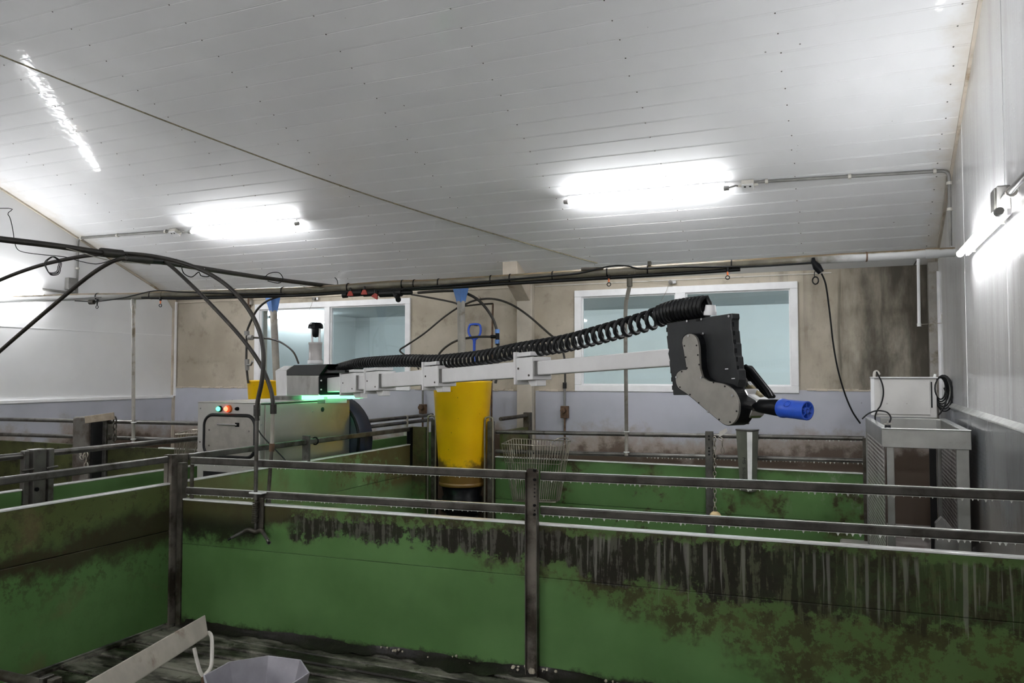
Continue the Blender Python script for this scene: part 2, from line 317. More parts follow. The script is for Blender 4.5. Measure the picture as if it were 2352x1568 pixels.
        g = m.mix(m.mth('MULTIPLY', m.mth('MULTIPLY', m.sm(st, 0.06, 0.16), m.sm(z, 0.5, 0.62)), 0.8), g, (0.10, 0.062, 0.026))
    elif kind == 'far':
        g = m.mix(m.mth('MULTIPLY', m.sm(m.mth('ADD', nC, m.mth('MULTIPLY', cen(nA), 0.5)), 0.54, 0.68), 0.8), g, ol)
        g = m.mix(m.mth('MULTIPLY', m.sm(m.mth('ADD', nA, m.mth('MULTIPLY', cen(nC), 0.8)), 0.60, 0.70), 0.85), g, br)
        up = m.sm(m.mth('ADD', z, m.mth('MULTIPLY', cen(nA), 0.2)), 0.80, 0.87); g = m.mix(m.mth('MULTIPLY', m.mth('MULTIPLY', up, m.sm(nC, 0.40, 0.6)), 0.7), g, br)
        wetshine = m.mth('MULTIPLY', m.sm(m.noise(12, 6, 0.68, st=(1, 1, 0.35), off=(5, 5, 5)), 0.53, 0.62), m.sm(x, -0.7, -0.2)); g = m.mix(m.mth('MULTIPLY', m.mth('MULTIPLY', wetshine, m.sm(z, 0.45, 0.6)), 0.35), g, (0.3, 0.3, 0.26))  # pale streaks paint in the wet reflection along with suds
    elif kind == 'dark':  # soiled planks, colour also darkened for the shade in the left pen
        g = m.mix(m.sm(nC, 0.28, 0.62), (0.075, 0.085, 0.03), (0.030, 0.030, 0.012)); g = m.mix(m.sm(nA, 0.5, 0.7), g, bk)
    else:
        g = m.mix(m.mth('MULTIPLY', m.sm(nC, 0.6, 0.75), 0.35), g, ol)
    m.set(Base_Color=g, Roughness=m.sm(nA, 0.3, 0.7, rough + 0.02, rough + 0.25), Specular_IOR_Level=0.2); m.bump(m.mth('ADD', nA, m.mth('MULTIPLY', nB, 0.5)), 0.12, 0.008)
    return m.m
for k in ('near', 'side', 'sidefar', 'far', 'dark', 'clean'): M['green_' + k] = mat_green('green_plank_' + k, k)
M['cap'] = plain('shine_white_capping', (0.78, 0.79, 0.77), 0.16, 0.0, var=0.1, sc=12, coat=0.5)  # near-white base paints in lamp shine on plank tops; also pale small parts
def mat_yellow():
    m = NM('yellow_hopper'); P, x, y, z = m.pos()
    c = m.mix(m.sm(m.noise(2, 3), 0.3, 0.7), (0.86, 0.48, 0.003), (0.92, 0.57, 0.004))
    d = m.mth('ADD', z, m.mth('MULTIPLY', m.mth('SUBTRACT', m.noise(5, 8, 0.65), 0.5), 0.42))
    c = m.mix(m.mth('MULTIPLY', m.sm(d, 0.86, 0.76), 0.92), c, (0.10, 0.055, 0.02))
    c = m.mix(m.mth('MULTIPLY', m.specks(16, 0.09, 0.55), 0.85), c, (0.10, 0.06, 0.02)); m.set(Base_Color=c, Roughness=0.34); return m.m
M['yellow'] = mat_yellow()
def mat_feedpipe():
    m = NM('dusty_feed_pipe'); P, x, y, z = m.pos()
    g = m.n('ShaderNodeNewGeometry'); q = m.n('ShaderNodeSeparateXYZ'); m.t.links.new(g.outputs['Normal'], q.inputs[0])
    nz = m.noise(6, 6, 0.6)
    cl = m.sm(m.mth('ADD', x, m.mth('MULTIPLY', m.mth('SUBTRACT', nz, 0.5), 0.8)), -0.4, 0.1)   # paler towards the right wall
    cl2 = m.sm(x, -6.6, -7.6); cl = m.mth('MAXIMUM', cl, m.mth('MULTIPLY', cl2, 0.7))
    side = m.mix(cl, m.mix(m.sm(nz, 0.35, 0.65), (0.10, 0.09, 0.065), (0.17, 0.155, 0.115)), (0.52, 0.53, 0.53))
    top = m.mix(m.sm(nz, 0.4, 0.65), (0.20, 0.135, 0.07), (0.13, 0.105, 0.06))
    c = m.mix(m.sm(m.mth('ADD', q.outputs[2], m.mth('MULTIPLY', m.mth('SUBTRACT', nz, 0.5), 0.6)), 0.35, 0.7), side, top)
    m.set(Base_Color=c, Roughness=0.42); return m.m
M['feedpipe'] = mat_feedpipe()
def mat_perf():
    m = NM('perforated_steel'); P, x, y, z = m.pos()
    fx = m.mth('SUBTRACT', m.mth('FRACT', m.mth('MULTIPLY', y, 20.0)), 0.5); fz = m.mth('SUBTRACT', m.mth('FRACT', m.mth('MULTIPLY', z, 32.0)), 0.5)
    r = m.mth('SQRT', m.mth('ADD', m.mth('MULTIPLY', fx, fx), m.mth('MULTIPLY', fz, fz)))
    hole = m.sm(r, 0.34, 0.24); c = m.mix(hole, m.mix(m.sm(m.noise(6, 6), 0.35, 0.65), (0.24, 0.225, 0.215), (0.10, 0.075, 0.07)), (0.92, 0.91, 0.89))  # white dot colour paints in the sparkle of the wet holes
    m.set(Base_Color=c, Metallic=0.35, Roughness=0.35); m.bump(hole, 0.5, 0.006); return m.m
M['perf'] = mat_perf()
M['backroom'] = plain('pale_back_room_wall', (0.70, 0.755, 0.77), 0.5, var=0.03, sc=0.8)
M['backceil'] = plain('back_room_ceiling', (0.44, 0.475, 0.485), 0.5, var=0.03, sc=0.8)

# ================================================================== THE SETTING
# floor
fl = MB(); fl.box(XL - 0.2, XR + 0.2, -7.7, 13.2, -0.35, -0.12); floor = struct(fl.build('floor', M['floor']))
sl = MB(); sl.box(-4.33, XR, 0.0, 0.112, -0.12, 0.0); me = None
for i in range(38):
    yy = -0.2 + i * 0.13
    if me is None: o = sl.build('floor_slat', M['floor'], floor, 0.008); me = o.data
    else:
        o = bpy.data.objects.new('floor_slat', me); COL.objects.link(o); o.parent = floor
        m_ = o.modifiers.new('bevel', 'BEVEL'); m_.width = 0.008; m_.limit_method = 'ANGLE'
    o.location = (0, yy, 0.002 * ((i * 7) % 5) - 0.004)
for (nm, x0, x1, y0, y1) in (('floor_slab', XL, -4.36, -7.5, D), ('floor_slab', -4.36, XR, 4.86, D), ('floor_slab', -4.36, XR, -7.5, -0.25)):
    sub(floor, nm, M['floor'], MB().box(x0, x1, y0, y1, -0.13, 0.0))
sub(floor, 'raised_slab', M['slab'], MB().box(-0.1, XR, 7.25, D, -0.01, 0.30), 0.02, 'pale wet raised slab beside the back wall')

# roof lining: rear slope and front slope, each plank its own piece
cl = MB()
cl.hexa([(XL - .2, D + .2, zceil(D + .2) + .05), (XR + .2, D + .2, zceil(D + .2) + .05), (XR + .2, YR, zceil(YR) + .05), (XL - .2, YR, zceil(YR) + .05),
         (XL - .2, D + .2, zceil(D + .2) + .2), (XR + .2, D + .2, zceil(D + .2) + .2), (XR + .2, YR, zceil(YR) + .2), (XL - .2, YR, zceil(YR) + .2)])
yf = 2 * YR - D
cl.hexa([(XL - .2, yf - .2, zceil(D + .2) + .0), (XR + .2, yf - .2, zceil(D + .2) + .0), (XR + .2, YR, zceil(YR) + .0), (XL - .2, YR, zceil(YR) + .0),
         (XL - .2, yf - .2, zceil(D + .2) + .2), (XR + .2, yf - .2, zceil(D + .2) + .2), (XR + .2, YR, zceil(YR) + .2), (XL - .2, YR, zceil(YR) + .2)])
ceiling = struct(cl.build('ceiling', M['ceiling']))
PY = 0.1668; sd = V((0, -1, SLOPE)).normalized(); sn = V((0, SLOPE, 1)).normalized(); wl = PY * math.sqrt(1 + SLOPE ** 2)
prof = [(0.0, 0.0022), (0.002, 0.0), (wl - 0.018, 0.0), (wl - 0.016, 0.0016), (wl - 0.007, 0.0016), (wl - 0.005, 0.0), (wl - 0.002, 0.0), (wl + 0.0002, 0.0022), (wl + 0.0002, 0.05), (0.0, 0.05)]
pk = MB(); pk.prism([V((XL, 0, 0)) + sd * a + sn * b for a, b in prof], V((XR - XL, 0, 0)))
me = None
for i in range(48):
    y0 = D - i * PY
    if me is None: o = pk.build('ceiling_plank', M['ceiling'], ceiling); me = o.data
    else: o = bpy.data.objects.new('ceiling_plank', me); COL.objects.link(o); o.parent = ceiling
    o.location = (0, y0, zceil(y0))
sw = MB()
for xr in (-7.88, -6.8, -5.74, -4.67, -3.6, -2.54, -1.47, -0.4, 0.67):
    for i in range(34):
        y0 = D - (i + 0.93) * PY; c = V((xr + random.uniform(-.012, .012), y0, zceil(y0)))
        sw.cyl(c, c - sn * 0.004, 0.006, 0.003, 7)
stuff(sub(ceiling, 'fixing_screws', M['steel'], sw))

# back wall with two openings
W1, W2 = (-7.46, -5.012, 1.53, 2.684), (-2.862, -0.4715, 1.543, 2.683)
bw = MB(); T0, T1 = D, D + 0.2
zt = ZEAVE + 0.1; i_ = 0.03
xs = [XL - .2, W1[0] + i_, W1[1] - i_, W2[0] + i_, W2[1] - i_, XR + .2]
for k in (0, 2, 4): bw.box(xs[k], xs[k + 1], T0, T1, -0.1, zt)
for k, W in ((1, W1), (3, W2)):
    bw.box(xs[k], xs[k + 1], T0, T1, -0.1, W[2] + i_); bw.box(xs[k], xs[k + 1], T0, T1, W[3] - i_, zt)
wall_back = struct(bw.build('wall_back', M['concrete']))
wn = MB(); zw = 1.545
for (a, b, zt_) in ((XL + .02, W1[0], zw), (W1[0], W1[1], 1.53), (W1[1], -3.56, zw), (-3.34, W2[0], zw), (W2[0], W2[1], 1.54), (W2[1], XR - .02, 1.575)):
    wn.box(a, b, D - 0.018, D + 0.01, -0.0, zt_)
sub(wall_back, 'painted_plinth', M['wainscot'], wn)
rg = MB(); x = XL + .05            # crumbly upper edge of the plinth render
while x < XR - .05:
    if not (W1[0] - .05 < x < W1[1] + .05 or W2[0] - .05 < x < W2[1] + .05 or -3.58 < x < -3.32):
        l = random.uniform(.03, .12); zz = 1.545 if x < W2[1] else 1.575
        rg.box(x, x + l, D - 0.026, D + .01, zz - random.uniform(.004, .012), zz + random.uniform(.004, .018))
        x += l
    else: x += .03
stuff(sub(wall_back, 'plinth_edge_render', M['trimdirt'], rg, 0.004))
pl = MB(); pl.box(-3.545, -3.356, D - 0.09, D, 0, 2.86); sub(wall_back, 'pilaster', plain('cream_pilaster', (0.46, 0.42, 0.35), 0.6, sc=4, dirt=(0.26, 0.21, 0.14)), pl, 0.006)
rf = MB(); rf.hexa([(-3.555, D - .09, 2.58), (-3.375, D - .09, 2.58), (-3.375, 8.02, 2.82), (-3.555, 8.02, 2.82), (-3.555, D - .09, 2.85), (-3.375, D - .09, 2.85), (-3.375, 8.02, zceil(8.02) + .02), (-3.555, 8.02, zceil(8.02) + .02)])
sub(wall_back, 'rafter_haunch', M['trimdirt'], rf, 0.008, 'pale stained rafter foot above the pilaster')
sub(wall_back, 'eaves_strip', M['offwhite'], MB().box(-3.35, -.15, D - 0.010, D, 2.750, 2.760))
sub(wall_back, 'eaves_strip', M['trimdirt'], MB().box(XL + .02, -3.56, D - 0.016, D, 2.748, 2.762))
sub(wall_back, 'pipe_stub', M['steel_dk'], MB().cyl((-3.40, D - .10, 2.79), (-3.40, D - .16, 2.79), 0.025))
# corner columns
sub(wall_back, 'corner_column', M['pvc'], MB().box(0.70, XR, D - 0.12, D - 0.015, 0.3, 2.80), 0.006)

def window(name, W, mx0, mx1, fw=0.082):
    x0, x1, z0, z1 = W; f = MB(); y0, y1 = D - 0.028, D + 0.06
    f.box(x0, x1, y0, y1, z1 - .074, z1); f.box(x0, x1, y0, y1, z0, z0 + .072)
    f.box(x0, x0 + fw, y0, y1, z0 + .072, z1 - .074); f.box(x1 - fw + .008, x1, y0, y1, z0 + .072, z1 - .074)
    root = struct(f.build(name, M['white'], None, 0.005))
    sub(root, 'mullion', M['white'], MB().box(mx0, mx1, y0 - .004, y1, z0 + .072, z1 - .074), 0.004)
    for (a, b) in ((x0 + fw, mx0), (mx1, x1 - fw + .008)):
        sub(root, 'pane', M['glass'], MB().box(a, b, D + .02, D + .026, z0 + .072, z1 - .074))
        s = MB(); t = 0.014; s.box(a, a + t, D + .0, D + .03, z0 + .072, z1 - .074); s.box(b - t, b, D + .0, D + .03, z0 + .072, z1 - .074)
        s.box(a + t, b - t, D, D + .03, z0 + .072, z0 + .072 + t); s.box(a + t, b - t, D, D + .03, z1 - .074 - t, z1 - .074)
        sub(root, 'glazing_bead', M['white'], s)
    return root
window('window_1', W1, -6.303, -6.22); window('window_2', W2, -1.715, -1.607)
# the room behind the panes
br = MB(); br.box(XL - .2, XR + .2, 13.0, 13.2, -.1, 3.0); br.box(XL - .2, XL, T1, 13.0, -.1, 3.0); br.box(XR, XR + .2, T1, 13.0, -.1, 3.0)
br.box(-8.62, -8.6, 12.98, 13.0, -.1, 2.83)
struct(br.build('wall_far_room', M['backroom'])); 
struct(MB().box(XL - .2, XR + .2, T1, 13.2, 2.83, 3.0).build('ceiling_far_room', M['backceil']))

# left wall
lw = MB(); P = [(XL, D), (XL, yf)]
def gable(mb, x0, x1, z0, dz=0.0):
    poly = [V((x0, D + .1, z0)), V((x0, D + .1, zceil(D + .1) + dz)), V((x0, YR, zceil(YR) + dz)), V((x0, yf - .1, zceil(D + .1) + dz)), V((x0, yf - .1, z0))]
    mb.prism(poly, V((x1 - x0, 0, 0)))
gable(lw, XL - .2, XL, -0.1, 0.1); wall_left = struct(lw.build('wall_left', M['wall_white']))
sub(wall_left, 'painted_plinth', M['wainscot'], MB().box(XL, XL + .02, yf, D - .018, 0, 1.395))
sub(wall_left, 'panel_foot_strip', M['white'], MB().box(XL, XL + .035, yf, D - .05, 1.395, 1.435), 0.004)
sub(wall_left, 'corner_strip', M['trimdirt'], MB().box(XL, XL + .03, D - .07, D - .018, 0.0, zceil(D) - .02))
sub(wall_left, 'corner_strip', M['white'], MB().box(XL, XL + .045, D - .05, D - .018, 1.42, zceil(D) - .02))
tr = MB(); tr.prism([V((XL + .002, D - .03, zceil(D))), V((XL + .002, D - .03, 2.62)), V((XL + .002, D - .25, zceil(D - .25)))], V((.03, 0, 0))); sub(wall_left, 'gusset', M['trimdirt'], tr)
for yy in (5.05, 2.6): sub(wall_left, 'panel_joint', M['trimdirt'], MB().box(XL, XL + .004, yy, yy + .006, 1.44, zceil(yy) - .02))
sub(wall_left, 'panel_joint', M['white'], MB().box(XL, XL + .003, yf, D - .07, 2.28, 2.287))
# right wall
rw = MB(); gable(rw, XR, XR + .2, -0.1, 0.1); wall_right = struct(rw.build('wall_right', M['wall_wet']))
sub(wall_right, 'grey_plinth', M['low_right'], MB().box(XR - .018, XR, yf, 8.36, 0, 1.462), 0.006)
lg = MB(); lg.hexa([(XR - .032, yf, 1.462), (XR, yf, 1.462), (XR, 8.30, 1.462), (XR - .032, 8.30, 1.462), (XR - .032, yf, 1.474), (XR, yf, 1.50), (XR, 8.30, 1.50), (XR - .032, 8.30, 1.474)])
sub(wall_right, 'ledge', M['cap'], lg, 0.003, 'wet shining ledge along the wall')
for yy in (6.55, 4.9): sub(wall_right, 'panel_joint', M['wall_wet'], MB().box(XR - .002, XR, yy, yy + .03, 1.5, zceil(yy) - .02))
sub(wall_right, 'edge_strip', M['white'], MB().box(XR - .02, XR, 8.30, 8.335, 1.0, 2.70))
# stained trim in the roof-to-wall joints
for nm, x0, x1 in (('trim_1', XL, XL + .022), ('trim_2', XR - .022, XR)):
    t = MB(); 
    for k in range(14):
        ya, yb = D - .03 - k * .56, D - .03 - (k + 1) * .56
        t.hexa([(x0, ya, zceil(ya) - .022), (x1, ya, zceil(ya) - .022), (x1, yb, zceil(yb) - .022), (x0, yb, zceil(yb) - .022), (x0, ya, zceil(ya)), (x1, ya, zceil(ya)), (x1, yb, zceil(yb)), (x0, yb, zceil(yb))])
    struct(t.build(nm, M['trimdirt']))
# front wall behind the camera
fwb = MB().box(XL - .2, XR + .2, yf - .2, yf, -.1, 3.2); struct(fwb.build('wall_front', M['concrete']))

# ================================================================== LAMPS
def lamp(p0, p1, n, label, cat='lamp', group=None, glow='tube_light'):
    """tube along p0-p1, n points from the mounting surface into the room"""
    p0, p1, n = V(p0), V(p1), V(n).normalized(); d = (p1 - p0).normalized(); c = (p0 + p1) / 2; s = d.cross(n)
    r = thing('fluorescent_lamp', c - n * 0.07, label, cat, group)
    sub(r, 'tube', M[glow], MB().cyl(p0, p1, 0.021, n=12), label='glowing white tube')
    sub(r, 'mounting_rail', M['white'], MB().obox(c - n * 0.045, d, s, n, (p1 - p0).length / 2 + .01, 0.016, 0.010), 0.003)
    for q, e in ((p0, -d), (p1, d)): sub(r, 'end_cap', M['conduit'], MB().cyl(q, q + e * 0.045, 0.024, 0.020, 12))
    for t in (0.16, 0.86):
        q = p0.lerp(p1, t); sub(r, 'clip', M['offwhite'], MB().obox(q - n * 0.032, d, s, n, 0.012, 0.020, 0.032))
    return r
nC = -sn
LR0, LR1 = oc(1306, 463, .07), oc(1662, 432.5, .07); LL0, LL1 = oc(440, 532, .07), oc(678, 513.5, .07)
lamp(LR0, LR1, nC, 'glowing fluorescent tube lamp on the ceiling above the right window')
lamp(LL0, LL1, nC, 'glowing fluorescent tube lamp on the ceiling above the left window')
lamp((XL + .08, 4.92, 2.665), (XL + .08, 6.40, 2.665), (1, 0, 0), 'fluorescent tube lamp on the left wall, cut by the picture edge')
lamp((XR - .08, 4.60, 2.560), (XR - .08, 6.10, 2.560), (-1, 0, 0), 'bright fluorescent tube lamp on the wet right wall')
lamp((XL + .08, 10.45, 2.68), (XL + .08, 11.95, 2.68), (1, 0, 0), 'fluorescent tube lamp seen through the left window', glow='tube_dim')
lamp((XR - .08, 10.45, 2.68), (XR - .08, 11.95, 2.68), (-1, 0, 0), 'added unseen fill tube lamp on the right wall of the room behind')  # added out of view to brighten what the right window shows
lamp((XL + .08, -4.7, 2.665), (XL + .08, -3.2, 2.665), (1, 0, 0), 'added fill tube lamp on the left wall behind the viewer', glow='tube_fill')  # this wall pair is added fill light, unseen by the camera
lamp((XR - .08, -4.7, 2.665), (XR - .08, -3.2, 2.665), (-1, 0, 0), 'added fill tube lamp on the right wall behind the viewer', glow='tube_fill')
for xa, lb in ((-8.85, 'left'), (-.75, 'right')):  # added fill behind the camera to even out the ceiling brightness
    yl = 2 * YR - 6.97; lamp((xa, yl, zceil(6.97) - .08), (xa + 1.48, yl, zceil(6.97) - .08), (0, SLOPE, -1), 'added fill tube lamp on the front roof slope, %s-hand one behind the viewer' % lb, glow='tube_fill')
for xa, lb in ((-6.9, 'left'), (-2.6, 'right')):  # more added fill lamps, high up and out of view
    lamp((xa, -2.5, zceil(3.5) - .08), (xa + 1.48, -2.5, zceil(3.5) - .08), (0, SLOPE, -1), 'added fill tube lamp high on the front roof slope behind the viewer, %s' % lb, glow='tube_fill')
for xa, lb in ((-5.2, 'left'), (-2.2, 'right')):  # added out of sight to brighten the room behind the panes
    lamp((xa, 8.86, 2.75), (xa + 1.5, 8.86, 2.75), (0, 0, -1), 'added unseen fill tube lamp on the ceiling of the room behind, %s-hand one' % lb, glow='tube_fill')

def jbox(c, n, d, label):
    c, n, d = V(c), V(n).normalized(), V(d).normalized(); s = d.cross(n)
    r = thing('junction_box', c - n * .02, label, 'junction box')
    sub(r, 'body', M['offwhite'], MB().obox(c, d, s, n, .052, .052, .022), 0.006)
    sub(r, 'lid', M['white'], MB().obox(c + n * .026, d, s, n, .050, .050, .005), 0.004)
    for e in (-1, 1): sub(r, 'gland', M['offwhite'], MB().cyl(c + d * (.052 * e), c + d * (.085 * e), .013, .010, 10))
    for a, b in ((-.6, -.6), (.6, -.6)): sub(r, 'plug', M['slot'], MB().cyl(c + n * .030 + d * (.036 * a) + s * (.036 * b), c + n * .033 + d * (.036 * a) + s * (.036 * b), .010, n=10))
dX = V((1, 0, 0))
jr = oc(1718, 425, .03); jl = oc(402, 533, .03)
jbox(jr, nC, dX, 'off-white junction box on the ceiling beside the right lamp')
jbox(jl, nC, dX, 'off-white junction box on the ceiling beside the left lamp')
def conduit(pts, r, label, clips, mat='conduit'):
    pts = [V(p) for p in pts]; root = thing('conduit', pts[0], label, 'conduit')
    sub(root, 'pipe', M[mat], MB().tube(pts, r, 10))
    for c, ax in clips: sub(root, 'clip', M['offwhite'], MB().cyl(V(c) - V(ax) * .012, V(c) + V(ax) * .012, r * 1.7, n=10))
    return root
def bend(a, b, c, r=.05, n=5):   # rounded corner at b
    a, b, c = V(a), V(b), V(c); p = b + (a - b).normalized() * r; q = b + (c - b).normalized() * r
    return [p.lerp(b, t).lerp(b.lerp(q, t), t) for t in [i / n for i in range(n + 1)]]
Ya = 7.05; off = .022
pA = V((-0.70, 7.005, zceil(7.005) - off)); pB = V((XR - .03, 7.08, zceil(7.08) - off)); pC = V((XR - .03, 7.10, 2.85)); pD = V((XR - .03, 7.10, 2.76))
conduit([pA] + bend(pA, pB, pC, .06) + [pC, pD], .013, 'grey conduit from the right lamp along the ceiling and down the right wall', [(pA.lerp(pB, t), dX) for t in (.05, .5, .93)] + [((XR - .03, 7.09, z_), (0, 0, 1)) for z_ in (3.26, 3.05)])
pA = V((-7.40, 6.92, zceil(6.92) - off)); pB = V((XL + .03, 6.89, zceil(6.89) - off)); pC = V((XL + .03, 6.89, 2.72))
conduit([pA] + bend(pA, pB, pC, .05) + [pC], .014, 'grey conduit from the left lamp along the ceiling and down the left wall', [(pA.lerp(pB, t), dX) for t in (.03, .55, .96)] + [((XL + .03, 6.89, z_), (0, 0, 1)) for z_ in (3.28, 3.06)])
conduit([LR1 + V((.04, 0, 0)), LR1.lerp(jr, .5) + V((0, 0, .01)), jr - V((.085, 0, 0))], .008, 'short grey cable between the right lamp and its junction box', [])
conduit([LL0 - V((.045, 0, 0)), LL0.lerp(jl, .5) + V((0, 0, .01)), jl + V((.085, 0, 0))], .008, 'short grey cable between the left lamp and its junction box', [])
conduit([(XL + .03, 6.42, 2.75), (XL + .03, 6.86, 2.745)], .016, 'grey conduit running along the left wall to its lamp', [])
o = MB().box(XL + .001, XL + .07, 6.74, 6.86, 2.78, 2.93).build('socket_box', M['conduit'], None, .008); tag(o, 'small grey socket box on the left wall under the conduit', 'socket')
# wall box at the right lamp
r = thing('switch_box', ox(2297, 464, XR - .04), 'grey switch box on the wet right wall above the lamp', 'switch box')
q = ox(2297, 464, XR - .04); sub(r, 'body', M['conduit'], MB().box(XR - .065, XR - .001, q.y - .07, q.y + .07, q.z - .075, q.z + .075), .008)
sub(r, 'cover', M['steel'], MB().box(XR - .075, XR - .065, q.y - .06, q.y + .06, q.z - .065, q.z + .065), .004)
conduit([(XR - .035, q.y - .07, q.z), (XR - .035, 3.0, q.z)], .016, 'grey conduit leaving the switch box along the right wall', [((XR - .03, 4.55, q.z), (0, 1, 0))])
conduit([(XR - .04, q.y + .03, q.z - .07), (XR - .06, q.y + .05, q.z - .10)], .009, 'short cable from the switch box to the right wall lamp', [])

# ================================================================== PENS
def drops(p0, p1, half, mb, gap=(0.022, 0.05), sz=1.0):
    """hanging water drops along the underside of a rail"""
    p0, p1 = V(p0), V(p1); L = (p1 - p0).length; t = random.uniform(.01, .03); d = (p1 - p0).normalized()
    while t < L:
        c = p0 + d * t - V((0, 0, half)); k = random.uniform(.6, 1.25) * sz
        mb.lathe([(.011 * k, .001), (.0085 * k, -.004 * k), (.0045 * k, -.009 * k), (.0030 * k, -.013 * k), (.0001, -.017 * k)], c, 6)
        t += random.uniform(*gap)
def plank_seg(parent, p0, p1, z0, z1, mat, th=.04, gap=.004):
    p0, p1 = V((p0[0], p0[1], 0)), V((p1[0], p1[1], 0))
    return sub(parent, 'plank', mat, MB().bar(p0 + V((0, 0, (z0 + z1) / 2)), p1 + V((0, 0, (z0 + z1) / 2)), th, z1 - z0 - gap), .004)
def cap_shine_seg(parent, p0, p1, z, th=.05):
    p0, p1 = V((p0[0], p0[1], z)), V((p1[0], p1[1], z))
    return sub(parent, 'capping_highlight', M['cap'], MB().bar(p0, p1, th, .012), .003)  # near-white strip paints the lamp shine of the wet plank top
def rail(parent, p0, p1, w_=.032, h_=.046, mat='steel', drip=0.0):
    o = sub(parent, 'rail', M[mat], MB().bar(p0, p1, w_, h_), .007)
    if drip:
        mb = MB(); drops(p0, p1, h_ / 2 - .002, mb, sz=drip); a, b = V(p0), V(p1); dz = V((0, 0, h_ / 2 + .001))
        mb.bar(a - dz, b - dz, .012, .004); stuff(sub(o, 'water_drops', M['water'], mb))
        sub(o, 'top_highlight', M['water'], MB().bar(a + dz, b + dz, .020, .003), .001)  # white strip paints the bright highlight along the wet rail top
    return o

# --- near cross fence, seen right across the picture
A0, A1 = V((-4.36, 4.205, 0)), V((XR - .021, 4.462, 0)); dn = (A1 - A0).normalized(); nn = V((dn.y, -dn.x, 0))   # nn faces the viewer
def onf(x, y, o=0.0): return op(x, y, A0 + nn * o, nn)
near = thing('pen_fence', A0, 'green plank pen fence crossing the foreground with dripping double rails', 'fence')
cut = onf(1228, 1300); cut.z = 0; zs = (0.015, 0.56, 0.862)
hw = .042
for (a, b) in ((A0 + dn * .06, cut - dn * .01), (cut + dn * .01, A1)):
    for k in range(2): plank_seg(near, a, b, zs[k], zs[k + 1], M['green_near'], gap=.0025 if k else .0)
    cap_shine_seg(near, a, b, .867)
for pts in (((440, 1057), (1214, 1091)), ((1242, 1092.5), (2352, 1138))):
    a, b = onf(*pts[0]), onf(*pts[1]); b = b if pts[1][0] < 2352 else b + (b - a) * ((XR - .022 - b.x) / (b.x - a.x))
    rail(near, a, b, mat='rail_wet', drip=.75 if pts[0][0] < 1000 else .95)
for pts in (((430, 1126), (1214, 1170)), ((1242, 1171.5), (2352, 1236))):
    a, b = onf(*pts[0]), onf(*pts[1]); b = b if pts[1][0] < 2352 else b + (b - a) * ((XR - .022 - b.x) / (b.x - a.x))
    rail(near, a, b, mat='rail_wet', drip=.8 if pts[0][0] < 1000 else 1.0)
# mid post: U channel with a rounded top and a row of holes
pt = cut + nn * .035; ztop = onf(1228, 1074).z
pm = MB(); prof = [(-.037, 0), (-.037, ztop - .014), (-.028, ztop), (.028, ztop), (.037, ztop - .014), (.037, 0)]
pm.prism([pt + dn * a + V((0, 0, b)) for a, b in prof], nn * .006)
for s_ in (-1, 1): pm.obox(pt + dn * (.035 * s_) + nn * .012 + V((0, 0, ztop / 2 - .01)), dn, nn, V((0, 0, 1)), .0025, .018, ztop / 2 - .01)
post = sub(near, 'post', plain('soiled_post_steel', (.17, .15, .125), .42, .3, var=.3, sc=5, dirt=(.03, .022, .014), dirt_amt=1.0), pm, .002)
for y_ in (1080, 1101, 1113, 1122, 1131, 1140, 1160, 1172, 1181):
    c = onf(1228, y_, .041) ; big = y_ in (1080, 1101, 1160, 1181)
    sub(post, 'bolt' if big else 'hole', M['black'] if big else M['slot'], MB().cyl(c, c + nn * (.008 if big else .002), .0085 if big else .0055, n=8))
sub(post, 'web_edge', M['steel'], MB().obox(pt + nn * .032 - dn * .035 + V((0, 0, .5)), dn, nn, V((0, 0, 1)), .002, .003, .46))
sub(post, 'web_edge', M['steel'], MB().obox(pt + nn * .032 + dn * .035 + V((0, 0, .5)), dn, nn, V((0, 0, 1)), .002, .003, .46))
# rail end plate by the corner
e = onf(441, 1092); sub(near, 'end_plate', M['steel_dk'], MB().obox((e.x, e.y, 1.0), dn, nn, V((0, 0, 1)), .014, .006, .14), .003)
sub(near, 'end_strip', M['steel_dk'], MB().obox((A0.x + .035, A0.y + .0, .55), dn, nn, V((0, 0, 1)), .02, .026, .57), .003)
# grime-stiffened lumps and suds along the foot of the fence
fb = MB()
for i in range(46):
    t = random.uniform(.32, 1.0); c = A0.lerp(A1, t) + nn * random.uniform(.03, .06); k = random.uniform(.5, 1.0)
    fb.lathe([(0.0001, .011 * k), (.008 * k, .008 * k), (.011 * k, 0), (.006 * k, -.008 * k)], c + V((0, 0, .035 + random.uniform(-.02, .02))), 7)
for (px_, py_, k) in ((1205, 1533, 1.0), (1252, 1540, .9), (1225, 1542, .5), (1185, 1536, .5)):
    c = oz(px_, py_, .02)
    for q in range(5): fb.lathe([(.0001, .03 * k), (.022 * k, .022 * k), (.034 * k, 0), (.03 * k, -.02)], c + V((random.uniform(-.04, .04) * k, random.uniform(-.02, .02), random.uniform(-.008, .012))), 8)

